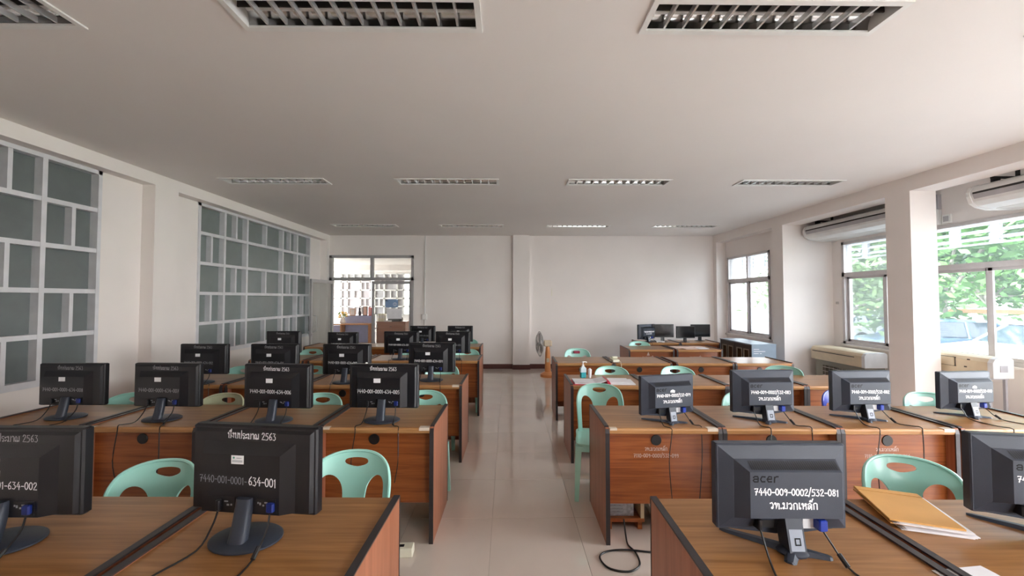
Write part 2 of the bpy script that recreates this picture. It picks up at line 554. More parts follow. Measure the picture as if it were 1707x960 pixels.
def lettering(name, t, h, sw, x, z, y, parent, mat, aspect=1.0, slope=0.0, jitter=0.03, drop=1.0):
    """hand lettering on a plane facing -Y, centred at x, base line z; strokes stand 0.4 mm proud"""
    mb = MB()
    rnd = random.Random(len(t) * 7 + int(h * 1000))
    W = text_width(t, h) * aspect
    cx = x - W / 2
    for ch in t:
        adv, strokes = GL[ch]
        jy = rnd.uniform(-jitter, jitter) * h
        for st in strokes:
            pts = [(cx + px * h * aspect, z + jy + pz * h + slope * (cx + px * h - x)) for px, pz in st]
            # thick ribbon following the stroke
            L, Rr = [], []
            for i, p in enumerate(pts):
                a = pts[max(0, i - 1)]
                b = pts[min(len(pts) - 1, i + 1)]
                dx, dz = b[0] - a[0], b[1] - a[1]
                l = math.hypot(dx, dz) or 1e-6
                if i == 0:
                    p = (p[0] - dx / l * sw * 0.4, p[1] - dz / l * sw * 0.4)
                if i == len(pts) - 1:
                    p = (p[0] + dx / l * sw * 0.4, p[1] + dz / l * sw * 0.4)
                nx, nz = -dz / l * sw / 2, dx / l * sw / 2
                L.append((p[0] + nx, y, p[1] + nz))
                Rr.append((p[0] - nx, y, p[1] - nz))
            n = len(pts)
            mb.add(L + Rr, [(i, i + 1, n + i + 1, n + i) for i in range(n - 1)])
        cx += (adv + (0.04 if adv > 0 else 0)) * h * aspect
    o = mb.build(name, mat, parent)
    return o


# ================================================================== THE ROOM SHELL
XL, XR, YB, YF, ZC = -4.09, 4.785, 8.85, -2.6, 3.06
XLW = -4.24            # recessed left wall
XRW = 5.65             # window wall of the bay
ZT = 3.36

# floor: grout bed + single tiles
fb = MB().box(-4.6, 6.0, YF - 0.2, YB + 0.15, -0.30, -0.004)
floor = struct('floor', fb, M['grout'])
tile = MB().cbox(-0.2991, 0.2991, -0.2991, 0.2991, -0.0045, 0.0, 0.0008)
t0 = None
for i in range(17):
    for j in range(16):
        x = -0.11 - 0.3 - 0.6 * 6 + 0.6 * i + 0.0
        y = 8.55 - 0.6 * j
        if t0 is None:
            t0 = tile.build('floor_tile', M['tile'], floor, (x, y, 0))
        else:
            o = link('floor_tile', t0.data, floor, (x, y, 0))
sl = MB().box(-4.6, 6.0, YF, -0.756, -0.004, 0.0)
sl.box(-4.6, -4.31, -0.756, 8.85, -0.004, 0.0)
sl.build('floor_margin', M['tile'], floor)

# left wall
w = MB()
for y0, y1 in ((YF, 1.08), (4.02, 5.28), (8.25, YB)):
    w.box(-4.5, XLW, y0, y1, 0, ZT)
for y0, y1 in ((1.08, 4.02), (5.28, 8.25)):
    w.box(-4.5, XLW, y0, y1, 0, 0.84)
    w.box(-4.5, XLW, y0, y1, 2.93, ZT)
w.box(-4.62, -4.5, YF - 0.2, YB, -0.3, ZT)
struct('wall_left', w, M['wall'])
p = MB().box(XLW, XL, YF, YB, 2.925, ZC)
struct('trim_1', p, M['wall'])
for k, (y0, y1) in enumerate(((0.28, 0.59), (4.475, 4.79), (8.72, YB))):
    struct('trim_%d' % (2 + k), MB().box(XLW, XL, y0, y1, 0, 2.925), M['wall'])

# right wall of the bay with window openings (y0, y1)
WIN = [(3.24, 6.40), (-0.1, 2.94), (-2.4, -0.4)]
w = MB()
edges = [6.6] + [e for a, b in WIN for e in (b, a)] + [YF]
for k in range(0, len(edges), 2):
    w.box(XRW, XRW + 0.16, edges[k + 1], edges[k], 0, ZT)
for q, (a, b) in enumerate(WIN):
    w.box(XRW, XRW + 0.16, a, b, -0.3, 0.85 if q == 0 else 0.04)
    w.box(XRW, XRW + 0.16, a, b, 2.55 if q == 0 else 2.86, ZT)
struct('wall_right', w, M['wall'])
# cross wall and far bay
w = MB().box(XR, XRW + 0.16, 6.60, 6.87, 0, ZT)
struct('wall_right_fin', w, M['wall'])
w = MB()
w.box(5.0, 5.16, 6.87, 7.24, 0, ZT)
w.box(5.0, 5.16, 8.64, YB, 0, ZT)
w.box(5.0, 5.16, 7.24, 8.64, 0, 0.80)
w.box(5.0, 5.16, 7.24, 8.64, 2.54, ZT)
struct('wall_right_far', w, M['wall'])
struct('trim_5', MB().box(XR, 5.1, YF, 6.6, 2.885, ZC).box(XR, 5.0, 6.87, YB, 2.885, ZC), M['wall'])
struct('trim_6', MB().box(XR, 5.1, 4.48, 4.78, 0, 2.885), M['wall'])
struct('trim_7', MB().box(XR, 5.1, 0.28, 0.58, 0, 2.885), M['wall'])
struct('trim_8', MB().box(XR, 5.0, 8.72, YB, 0, 2.885), M['wall'])

# back wall with the door opening
DX0, DX1, DZ = -4.085, -2.155, 2.60
w = MB()
w.box(-4.62, DX0, YB, YB + 0.14, 0, ZT)
w.box(DX0, DX1, YB, YB + 0.14, DZ, ZT)
w.box(DX1, 5.16, YB, YB + 0.14, 0, ZT)
struct('wall_back', w, M['wall'])
struct('trim_9', MB().box(0.125, 0.503, YB - 0.10, YB, 0, ZC), M['wall'])
b = MB().box(DX1 + 0.01, 0.125, YB - 0.012, YB, 0, 0.105)
b.box(0.113, 0.515, YB - 0.112, YB - 0.10, 0, 0.105)
b.box(0.113, 0.125, YB - 0.10, YB, 0, 0.105).box(0.503, 0.515, YB - 0.10, YB, 0, 0.105)
b.box(0.515, XR, YB - 0.012, YB, 0, 0.105)
struct('baseboard_back', b, M['skirt'])
b = MB().box(XLW, XLW + 0.012, YF, 8.72, 0, 0.105)
struct('baseboard_left', b, M['skirt'])
struct('baseboard_right', MB().box(XRW - 0.012, XRW, YF, 6.6, 0, 0.105), M['skirt'])
# wall behind the camera
FW = [(2.5, 4.7)]
w = MB().box(-4.62, 6.0, YF - 0.2, YF, -0.3, 0.85).box(-4.62, 6.0, YF - 0.2, YF, 2.55, ZT)
for a, b in ((-4.62, 2.5), (4.7, 6.0)):
    w.box(a, b, YF - 0.2, YF, 0.85, 2.55)
struct('wall_front', w, M['wall'])

# ceiling with cut-outs for the recessed lights
FIX = []
for r_, y in enumerate((1.935, 4.75, 7.64)):
    for x in (-2.90, -0.775, 1.355, 3.50):
        FIX.append((x + 0.03 * r_, y))
FLX, FLY = 1.22, 0.19
xs = sorted({-4.5, 5.85} | {round(c[0] + s * FLX / 2, 4) for c in FIX for s in (-1, 1)})
ys = sorted({YF, YB} | {round(c[1] + s * FLY / 2, 4) for c in FIX for s in (-1, 1)})
c = MB()
for i in range(len(xs) - 1):
    for j in range(len(ys) - 1):
        mx, my = (xs[i] + xs[i + 1]) / 2, (ys[j] + ys[j + 1]) / 2
        if any(abs(mx - f[0]) < FLX / 2 and abs(my - f[1]) < FLY / 2 for f in FIX):
            continue
        c.box(xs[i], xs[i + 1], ys[j], ys[j + 1], ZC, ZC + 0.02)
struct('ceiling', c, M['ceil'])
struct('ceiling_slab', MB().box(-4.62, 6.0, YF - 0.2, YB + 0.14, 3.34, 3.44), M['ceil'])

# ------------------------------------------------------------------ left lattice partitions
def lattice(n, y_start, cols, cellw, pattern, pane_mat):
    """grey lattice of deep aluminium mullions with frosted panes; pattern[col][row] = number of panes side by side"""
    root = thing('window_%d' % n, None, None, (0, 0, 0), 0, kind='structure')
    z0, z1, rows = 0.84, 2.93, 5
    rh = (z1 - z0) / rows
    fx0, fx1 = XLW - 0.075, XLW + 0.018
    t = 0.022
    y_end = y_start + cellw * sum(wd_ for wd_, _ in cols)
    fr = MB()
    fr.box(fx0, fx1, y_start, y_end, z0 - 0.03, z0 + 0.03)
    fr.box(fx0, fx1, y_start, y_end, z1 - 0.045, z1)
    fr.box(fx0, fx1, y_start, y_start + 0.035, z0, z1)
    fr.box(fx0, fx1, y_end - 0.035, y_end, z0, z1)
    fr.build('window_frame', M['alu'], root)
    for r in range(1, rows):
        z = z0 + rh * r
        MB().box(fx0 + 0.004, fx1 - 0.006, y_start + 0.03, y_end - 0.03, z - t, z + t).build('rail', M['alu'], root)
    y = y_start
    for ci, (wd_, pat) in enumerate(cols):
        if ci > 0:
            MB().box(fx0 + 0.002, fx1 - 0.003, y - t * 0.9, y + t * 0.9, z0 + 0.02, z1 - 0.02).build('mullion', M['alu'], root)
        W = wd_ * cellw
        for r in range(rows):
            za, zb = z1 - rh * (r + 1), z1 - rh * r
            k = pat[r]
            for q in range(k):
                ya, yb = y + W * q / k, y + W * (q + 1) / k
                MB().box(fx0 + 0.008, fx0 + 0.014, ya + 0.004, yb - 0.004, za + 0.01, zb - 0.01).build('pane', pane_mat, root)
                if q > 0:
                    MB().box(fx0 + 0.006, fx1 - 0.008, ya - t * 0.75, ya + t * 0.75, za + t, zb - t).build('short_mullion', M['alu'], root)
        y += W
    return root


A5 = [1, 2, 1, 2, 1]
B5 = [2, 1, 2, 1, 2]
lattice(1, 1.08, [(1, A5), (1, B5), (1, A5), (1, B5), (1, B5), (1, A5)], 0.49, None, M['frost'])
lattice(2, 5.28, [(1, A5), (1, B5), (2, B5), (1, B5), (1, A5)], 0.495, None, M['frost_lit'])

# ------------------------------------------------------------------ right windows
def slider(n, x, y0, y1, z0, z1, zt, posts, tposts, pane, portal_on=True):
    root = thing('window_%d' % n, None, None, (0, 0, 0), 0, kind='structure')
    f = MB()
    d0, d1 = x - 0.015, x + 0.075
    f.box(d0, d1, y0, y0 + 0.045, z0, z1).box(d0, d1, y1 - 0.045, y1, z0, z1)
    f.box(d0, d1, y0, y1, z0, z0 + 0.045).box(d0, d1, y0, y1, z1 - 0.045, z1)
    f.box(d0, d1, y0, y1, zt - 0.035, zt + 0.035)
    f.build('window_frame', M['alu_win'], root)
    MB().box(x - 0.06, x + 0.0, y0 - 0.03, y1 + 0.03, z0 - 0.03, z0 - 0.001).build('window_sill', M['wall'], root)
    ps = [y0 + 0.045] + list(posts) + [y1 - 0.045]
    for k in range(len(ps) - 1):
        a, b = ps[k], ps[k + 1]
        dx = 0.02 if k % 2 else 0.045
        s = MB()
        s.box(x + dx - 0.012, x + dx + 0.012, a - 0.012, a + 0.042, z0 + 0.045, zt - 0.03)
        s.box(x + dx - 0.012, x + dx + 0.012, b - 0.042, b + 0.012, z0 + 0.045, zt - 0.03)
        s.box(x + dx - 0.012, x + dx + 0.012, a, b, z0 + 0.045, z0 + 0.085)
        s.box(x + dx - 0.012, x + dx + 0.012, a, b, zt - 0.07, zt - 0.03)
        so = s.build('sash', M['alu_win'], root)
        MB().box(x + dx - 0.003, x + dx + 0.003, a + 0.02, b - 0.02, z0 + 0.08, zt - 0.065).build('pane', pane, so)
    tp = [y0 + 0.045] + list(tposts) + [y1 - 0.045]
    for k in range(len(tp) - 1):
        a, b = tp[k], tp[k + 1]
        if k > 0:
            MB().box(d0 + 0.01, d1 - 0.01, a - 0.022, a + 0.022, zt + 0.03, z1 - 0.04).build('mullion', M['alu_win'], root)
        MB().box(x + 0.03, x + 0.036, a, b, zt + 0.03, z1 - 0.04).build('pane', pane, root)
    if portal_on:
        portal((x + 0.13, (y0 + y1) / 2, (z0 + z1) / 2), (0, R(90), 0), z1 - z0, y1 - y0)
    return root


slider(3, XRW, 3.24, 6.40, 0.85, 2.55, 2.0, (3.83, 4.45, 5.07, 5.70), (3.83, 5.07), M['glass_tint'])
slider(4, 5.0, 7.24, 8.64, 0.83, 2.53, 2.0, (7.94,), (7.94,), M['glass_tint'])
slider(5, XRW, -0.1, 2.94, 0.05, 2.86, 2.1, (0.6, 1.4, 2.2), (1.4,), M['glass_open'])  # out of view; made full height to let in more daylight
slider(6, XRW, -2.4, -0.4, 0.05, 2.86, 2.1, (-1.7, -1.05), (-1.4,), M['glass_open'])  # also unseen and full height, for extra daylight

for q, (a, b) in enumerate(FW):  # unseen window behind the camera, added to brighten the room
    fw = thing('window_%d' % (8 + q), None, None, (0, 0, 0), 0, kind='structure')
    f = MB().box(a, a + 0.05, YF - 0.1, YF - 0.02, 0.85, 2.55).box(b - 0.05, b, YF - 0.1, YF - 0.02, 0.85, 2.55)
    f.box(a, b, YF - 0.1, YF - 0.02, 0.85, 0.90).box(a, b, YF - 0.1, YF - 0.02, 2.50, 2.55)
    f.build('window_frame', M['alu_win'], fw)
    for k in range(3):
        x0, x1 = a + 0.05 + (b - a - 0.1) * k / 3, a + 0.05 + (b - a - 0.1) * (k + 1) / 3
        if k:
            MB().box(x0 - 0.02, x0 + 0.02, YF - 0.09, YF - 0.03, 0.90, 2.50).build('mullion', M['alu_win'], fw)
        MB().box(x0 + 0.02, x1 - 0.02, YF - 0.063, YF - 0.057, 0.90, 2.50).build('pane', M['glass_open'], fw)
    portal(((a + b) / 2, YF - 0.16, 1.70), (R(90), 0, 0), b - a, 1.7)

# ------------------------------------------------------------------ glass double door
dr = thing('door_1', None, None, (0, 0, 0), 0, kind='structure')
DY0, DY1 = YB - 0.02, YB + 0.08
MIDX = -3.12
f = MB()
f.box(DX0, DX0 + 0.06, DY0, DY1, 0, DZ).box(DX1 - 0.06, DX1, DY0, DY1, 0, DZ)
f.box(DX0, DX1, DY0, DY1, DZ - 0.06, DZ).box(DX0, DX1, DY0, DY1, 2.02, 2.09)
f.build('door_frame', M['alu_dull'], dr)
MB().box(MIDX - 0.03, MIDX + 0.03, DY0, DY1, 2.09, DZ - 0.06).build('mullion', M['alu_dull'], dr)
for a, b in ((DX0 + 0.06, MIDX - 0.03), (MIDX + 0.03, DX1 - 0.06)):
    MB().box(a, b, YB + 0.03, YB + 0.036, 2.09, DZ - 0.06).build('pane', M['glass_in'], dr)


def door_leaf(W, hinge, rz, paper):
    lf = MB()
    s = 0.05
    lf.box(0, s, 0, 0.04, 0.01, 2.01).box(W - s, W, 0, 0.04, 0.01, 2.01)
    lf.box(s, W - s, 0, 0.04, 0.01, 0.12).box(s, W - s, 0, 0.04, 1.94, 2.01)
    o = lf.build('door_leaf', M['alu_dull'], dr, hinge)
    o.rotation_euler = (0, 0, rz)
    MB().box(s, W - s, 0.017, 0.023, 0.12, 1.94).build('pane', M['glass_in'], o)
    for sgn, y in ((-1, -0.06), (1, 0.10)):
        yy = 0.0 if sgn < 0 else 0.04
        h = MB().tube([(W - 0.09, yy, 0.92), (W - 0.09, y, 0.94), (W - 0.09, y, 1.24), (W - 0.09, yy, 1.26)], 0.012, 8)
        h.build('door_handle', M['alu_dull'], o)
    MB().box(W - 0.065, W - 0.01, -0.012, 0.052, 0.84, 0.89).build('lock', M['alu_dull'], o)
    return o


door_leaf(0.91, (DX0 + 0.075, YB - 0.02, 0), R(-93), False)
# fixed-side leaf stands shut; its hinge is on the right jamb
rl = door_leaf(0.905, (DX1 - 0.06, YB + 0.05, 0), R(180), True)

# ------------------------------------------------------------------ the neighbouring room behind the door
struct('floor_annex', MB().box(-9.4, -1.2, YB + 0.15, 18.9, -0.3, 0.0), M['annex_floor'])
struct('ceiling_annex', MB().box(-9.4, -1.2, YB + 0.14, 18.9, ZC, ZC + 0.2), M['ceil'])
w = MB().box(-1.3, -1.2, YB + 0.14, 18.9, 0, ZC)
struct('wall_annex_right', w, M['wall'])
w = MB().box(-9.4, -9.2, YB + 0.14, 18.9, 0, 0.85).box(-9.4, -9.2, YB + 0.14, 18.9, 2.7, ZC).box(-9.4, -9.2, YB + 0.14, 14.6, 0.85, 2.7)
w.box(-9.4, -9.2, 17.0, 18.9, 0.85, 2.7)  # unseen opening left in this wall, added to light the annex
struct('wall_annex_left', w, M['wall'])
struct('wall_annex_front', MB().box(-9.4, -4.62, YB + 0.02, YB + 0.14, 0, ZC), M['wall'])
LX = [-8.28, -7.95, -7.66, -7.02, -6.56, -6.36, -5.90, -5.29, -4.97, -4.66]
w = MB().box(-9.4, LX[0], 18.5, 18.7, 0, ZC).box(LX[-1], -1.2, 18.5, 18.7, 0, ZC)
w.box(LX[0], LX[-1], 18.5, 18.7, 0, 0.84).box(LX[0], LX[-1], 18.5, 18.7, 2.80, ZC)
struct('wall_annex_back', w, M['wall'])
struct('trim_10', MB().box(-9.2, -1.3, 16.5, 16.8, 2.82, ZC), M['wall'])
lw = thing('window_7', None, None, (0, 0, 0), 0, kind='structure')
for x in LX:
    MB().box(x - 0.035, x + 0.035, 18.42, 18.56, 0.84, 2.80).build('mullion', M['fixture'], lw)
for r in range(6):
    z = 0.84 + 0.392 * r
    MB().box(LX[0], LX[-1], 18.42, 18.56, z - 0.03, z + 0.03).build('rail', M['fixture'], lw)
for i in range(len(LX) - 1):
    for r in range(5):
        bright = i in (0, 4, 8)
        MB().box(LX[i] + 0.03, LX[i + 1] - 0.03, 18.52, 18.53, 0.84 + 0.392 * r + 0.03, 0.84 + 0.392 * (r + 1) - 0.03).build(
            'pane', M['glass_in'] if bright else M['acgrey'], lw)
        if not bright and (i + r) % 2 == 0 and LX[i + 1] - LX[i] > 0.4:
            xm = (LX[i] + LX[i + 1]) / 2
            MB().box(xm - 0.025, xm + 0.025, 18.43, 18.54, 0.84 + 0.392 * r + 0.03, 0.84 + 0.392 * (r + 1) - 0.03).build('short_mullion', M['fixture'], lw)
portal((-9.45, 15.8, 1.78), (0, R(-90), 0), 1.85, 2.4)

# ================================================================== RECESSED LIGHTS
def make_light(label, x, y):
    t = thing('ceiling_light', label, 'ceiling light', (x, y, ZC), 0, 'recessed louvre lights')
    a, b = FLX / 2 - 0.002, FLY / 2 - 0.002
    f = MB()
    o = 0.03
    for q in ((-a - o, a + o, -b - o, -b), (-a - o, a + o, b, b + o), (-a - o, -a, -b, b), (a, a + o, -b, b)):
        f.box(*q, -0.010, -0.001)
    f.build('frame', M['fixture'], t)
    h = MB()
    z1 = 0.10
    h.add([(-a, -b, 0), (a, -b, 0), (a, b, 0), (-a, b, 0), (-a, -b, z1), (a, -b, z1), (a, b, z1), (-a, b, z1)],
          [(4, 5, 6, 7), (0, 1, 5, 4), (1, 2, 6, 5), (2, 3, 7, 6), (3, 0, 4, 7)])
    h.build('housing', M['fixture'], t)
    r = MB()
    for s in (-1, 1):          # curved polished reflector along each long side
        prof = [(s * b * 0.97, 0.0), (s * b * 0.93, 0.03), (s * b * 0.80, 0.055), (s * b * 0.55, 0.075), (s * b * 0.3, 0.082)]
        n = len(prof)
        vs = [(-a + 0.004, p[0], p[1]) for p in prof] + [(a - 0.004, p[0], p[1]) for p in prof]
        r.add(vs, [(i, i + 1, n + i + 1, n + i) for i in range(n - 1)], True)
    r.build('reflector', M['mirror'], t)
    sp = MB().prism([(-0.0035, 0.030), (0.0035, 0.030), (0.003, 0.060), (-0.003, 0.060)], 'x', -a + 0.003, a - 0.003)
    sp.build('spine', M['slot'], t)
    for s in (-1, 1):
        MB().lathe([(0.013, -a + 0.02), (0.013, a - 0.02)], 10, (0, s * b * 0.5, 0.06), 'x').build('fluorescent_tube', M['tube'], t)
    n = 12
    bl = None
    for k in range(1, n):
        x0 = -a + 2 * a * k / n
        if bl is None:
            m = MB()
            m.prism([(-0.0055, 0.003), (0.0055, 0.003), (0.0075, 0.032), (-0.0075, 0.032)], 'y', -b * 0.96, b * 0.96)
            bl = m.build('louvre_blade', M['blade'], t, (x0, 0, 0))
        else:
            link('louvre_blade', bl.data, t, (x0, 0, 0))
    return t


ROWN = ['nearest row', 'middle row', 'far row']
COLN = ['leftmost', 'second from the left', 'third from the left', 'rightmost']
l0 = None
for i, (x, y) in enumerate(FIX):
    lab = 'recessed mirror louvre light, %s in the %s of ceiling' % (COLN[i % 4], ROWN[i // 4])
    if l0 is None:
        l0 = make_light(lab, x, y)
    else:
        dup(l0, (x, y, ZC), 0, lab)

# ================================================================== DESKS
DW, DD, DH = 0.762, 0.545, 0.75


def make_desk(name='computer_desk'):
    t = thing(name, None, 'desk')
    PT = 0.024
    top = MB().box(PT, DW - PT, 0.012, DD, DH - 0.026, DH)
    top.build('desk_top', M['desk_top'], t)
    lip = MB().prism([(0.014, DH - 0.0005), (0.004, DH - 0.004), (0.0, DH - 0.013), (0.004, DH - 0.034), (0.014, DH - 0.040), (0.022, DH - 0.040), (0.022, DH - 0.0005)], 'x', PT, DW - PT)
    lip.build('front_lip', M['desk_lip'], t)
    for x in (0.0, DW - PT):
        sp = MB().box(x, x + PT, 0.006, DD - 0.006, 0.0, DH + 0.004).build('side_panel', M['desk_side'], t)
        e = MB()
        e.prism([(-0.002, 0.0), (-0.002, DH - 0.03), (0.006, DH - 0.004), (0.028, DH + 0.010), (DD + 0.002, DH + 0.010), (DD + 0.002, 0.0), (DD - 0.005, 0.0), (DD - 0.005, DH + 0.0035), (0.03, DH + 0.0035), (0.013, DH - 0.006), (0.006, DH - 0.03), (0.006, 0.0)],
                'x', x - 0.0015, x + PT + 0.0015)
        e.build('edge_band', M['edge'], sp)
    mp = MB().box(PT, DW - PT, 0.060, 0.076, 0.235, DH - 0.026).build('modesty_panel', M['desk_front'], t)
    g = MB().lathe([(0.020, -0.004), (0.034, -0.004), (0.036, 0.0), (0.036, 0.002), (0.020, 0.002)], 20, (DW * 0.46, 0.058, 0.655), 'y')
    g.lathe([(0.0205, 0.0), (0.0205, 0.001)], 16, (DW * 0.46, 0.058, 0.655), 'y')
    g.build('grommet', M['grommet'], mp)
    MB().box(PT, DW - PT, 0.33, 0.345, 0.62, DH - 0.026).build('drawer_front', M['desk_front'], t)
    MB().box(PT, DW - PT, DD - 0.10, DD - 0.085, 0.06, 0.14).build('foot_rail', M['desk_side'], t)
    return t


desk0 = make_desk()
ORD = ['first', 'second', 'third', 'fourth', 'fifth']
RN = {'L1': 'nearest left row', 'L2': 'second left row', 'L3': 'third left row', 'L4': 'fourth left row', 'L5': 'farthest left row',
      'R1': 'nearest right row', 'R2': 'second right row', 'R3': 'third right row', 'R4': 'fourth right row', 'R5': 'fifth right row', 'R6': 'row against the back wall'}
# row: side, x of the aisle edge, front y, list of offsets of each desk's aisle-side edge, base slope
ROWS = {
    'L1': (-1, -0.492, 1.118, [0, 0.79, 1.585]),
    'L2': (-1, -0.535, 2.548, [0, 0.785, 1.57, 2.355]),
    'L3': (-1, -0.520, 3.795, [0, 0.79, 1.58, 2.37]),
    'L4': (-1, -0.486, 5.285, [0, 0.80, 1.60, 2.42]),
    'L5': (-1, -0.600, 6.780, [0, 0.79, 1.58, 2.37]),
    'R1': (1, 0.578, 1.118, [0, 0.785, 1.57]),
    'R2': (1, 0.596, 2.545, [0, 0.768, 1.536, 2.318]),
    'R3': (1, 0.550, 3.785, [0, 0.766, 1.532, 2.300]),
    'R4': (1, 0.542, 5.100, [0, 0.772, 1.590, 2.366]),
    'R5': (1, 1.905, 6.450, [0, 0.80]),
    'R6': (1, 2.420, 7.440, [0, 0.775]),
}
DESK = {}
first = True
for rn, (sd_, x0, y0, offs) in ROWS.items():
    for k, of in enumerate(offs):
        ax = x0 + sd_ * of
        lx = ax if sd_ > 0 else ax - DW
        if rn == 'R5':
            lab = 'brown wooden desk in the fifth right row, %s' % ('left one with a pale emblem' if k == 0 else 'right one strewn with papers')
        elif rn == 'R6':
            lab = 'brown wooden desk against the back wall, %s under the four dark monitors' % ('left one' if k == 0 else 'right one')
        else:
            lab = 'brown veneer computer desk, %s from the aisle in the %s' % (ORD[k], RN[rn])
        loc = FL(lx, y0)
        if first:
            d = desk0
            d.location = loc
            d.rotation_euler = (0, 0, -TH)
            d['label'] = lab
            first = False
        else:
            d = dup(desk0, loc, -TH, lab)
        d['group'] = 'computer desks in rows'
        DESK[rn, k] = (d, lx, y0)


def panel_of(d, kind='modesty_panel'):
    for ch in d.children:
        if ch.name.startswith(kind):
            return ch


for (rn, k), txt in {('R2', 0): '7110-009-0001/532-099', ('R2', 2): '7110-009-0001/532-076', ('R2', 3): '7110-009-0001/532-075'}.items():
    mpn = panel_of(DESK[rn, k][0])
    a = lettering('lettering', 'วท.มวกเหล็ก', 0.026, 0.0030, DW * 0.46, 0.585, 0.0595, mpn, M['paint_desk'])
    b_ = lettering('lettering', txt, 0.024, 0.0030, DW * 0.46, 0.540, 0.0595, mpn, M['paint_desk'])
for k in (0, 1):
    mpn = panel_of(DESK['R5', k][0])
    for ch in list(mpn.children):
        bpy.data.objects.remove(ch)
    lettering('lettering', 'วท.มวกเหล็ก', 0.034, 0.006, DW * 0.45, 0.600, 0.0595, mpn, M['paint_desk'])
    if k == 0:
        MB().prism([(DW * 0.45 - 0.022, 0.645), (DW * 0.45 + 0.026, 0.645), (DW * 0.45 + 0.016, 0.675), (DW * 0.45 + 0.004, 0.708), (DW * 0.45 - 0.013, 0.675)], 'y', 0.0592, 0.0597).build('emblem', M['paint_desk'], mpn)
for rn, k, e in (('L2', 0, 1), ('L2', 0, 0), ('L3', 0, 1), ('R2', 0, 0), ('R2', 0, 1), ('R2', 2, 1), ('L2', 3, 1), ('L2', 2, 0)):
    d = DESK[rn, k][0]
    if e:
        MB().box(DW - 0.095, DW - 0.028, -0.0006, 0.040, DH - 0.018, DH + 0.0012).build('tape_patch', M['tape'], d)
    else:
        MB().box(0.028, 0.075, -0.0006, 0.030, DH - 0.012, DH + 0.0012).build('tape_patch', M['tape'], d)

for rn, k, mm in (('R4', 1, 'desk_lip'), ('R4', 2, 'desk_lip'), ('R4', 3, 'white'), ('R2', 1, 'mint')):
    MB().lathe([(0.024, 0.0), (0.024, 0.0015)], 18, (DW * 0.46, 0.0555, 0.655), 'y').build('grommet_cap', M[mm], panel_of(DESK[rn, k][0]))

# ================================================================== CHAIRS
def superpts(pts, n=5):
    """Catmull-Rom smoothing of a closed outline"""
    out = []
    N = len(pts)
    for i in range(N):
        p0, p1, p2, p3 = (Vector(pts[(i + k - 1) % N]) for k in range(4))
        for q in range(n):
            t = q / n
            out.append(0.5 * ((2 * p1) + (p2 - p0) * t + (2 * p0 - 5 * p1 + 4 * p2 - p3) * t * t + (3 * p1 - p0 - 3 * p2 + p3) * t ** 3))
    return [(p.x, p.y) for p in out]


def curve_open(pts, n):
    P = [Vector(pts[0])] + [Vector(p) for p in pts] + [Vector(pts[-1])]
    out = []
    for i in range(1, len(P) - 2):
        p0, p1, p2, p3 = P[i - 1:i + 3]
        for q in range(n):
            t = q / n
            out.append(tuple(0.5 * ((2 * p1) + (p2 - p0) * t + (2 * p0 - 5 * p1 + 4 * p2 - p3) * t * t + (3 * p1 - p0 - 3 * p2 + p3) * t ** 3)))
    return out + [tuple(P[-1])]


def sheet(outer, holes, bend, th, name, mat, parent, grid=0.022):
    """2D plate with holes, bent by bend(x,z)->(x,y,z), given thickness along its normal"""
    vs, es = [], []

    def loop(pts):
        n0 = len(vs)
        vs.extend(Vector(p) for p in pts)
        es.extend((n0 + i, n0 + (i + 1) % len(pts)) for i in range(len(pts)))
    loop(outer)
    for h in holes:
        loop(h)

    def inside(p, poly):
        c = False
        j = len(poly) - 1
        for i in range(len(poly)):
            a, b = poly[i], poly[j]
            if (a[1] > p[1]) != (b[1] > p[1]) and p[0] < (b[0] - a[0]) * (p[1] - a[1]) / (b[1] - a[1]) + a[0]:
                c = not c
            j = i
        return c
    x0, x1 = min(p[0] for p in outer), max(p[0] for p in outer)
    z0, z1 = min(p[1] for p in outer), max(p[1] for p in outer)
    allp = [p for l in [outer] + holes for p in l]
    z = z0 + grid / 2
    while z < z1:
        x = x0 + grid / 2
        while x < x1:
            if inside((x, z), outer) and not any(inside((x, z), h) for h in holes) and min((x - p[0]) ** 2 + (z - p[1]) ** 2 for p in allp) > (grid * 0.55) ** 2:
                vs.append(Vector((x, z)))
            x += grid
        z += grid
    V, E_, Fc, _, _, _ = geometry.delaunay_2d_cdt(vs, es, [], 0, 1e-5)
    fs = []
    for f in Fc:
        c = (sum(V[i].x for i in f) / len(f), sum(V[i].y for i in f) / len(f))
        if inside(c, outer) and not any(inside(c, h) for h in holes):
            fs.append(list(f))
    bm = bmesh.new()
    bv = [bm.verts.new(bend(p.x, p.y)) for p in V]
    for f in fs:
        try:
            bm.faces.new([bv[i] for i in f])
        except ValueError:
            pass
    for v in [v for v in bm.verts if not v.link_faces]:
        bm.verts.remove(v)
    bmesh.ops.recalc_face_normals(bm, faces=bm.faces)
    bm.normal_update()
    bedges = [(e.verts[0], e.verts[1]) for e in bm.edges if len(e.link_faces) == 1]
    twin = {v: v.co + v.normal * th for v in bm.verts}
    back = {v: bm.verts.new(c) for v, c in list(twin.items())}
    for f in list(bm.faces):
        bm.faces.new([back[v] for v in reversed(f.verts)])
    for p_, q_ in bedges:
        bm.faces.new((p_, q_, back[q_], back[p_]))
    bmesh.ops.recalc_face_normals(bm, faces=bm.faces)
    for f in bm.faces:
        f.smooth = True
    me = bpy.data.meshes.new(name)
    bm.to_mesh(me)
    bm.free()
    me.materials.append(mat)
    me.set_sharp_from_angle(angle=R(50))
    return link(name, me, parent)


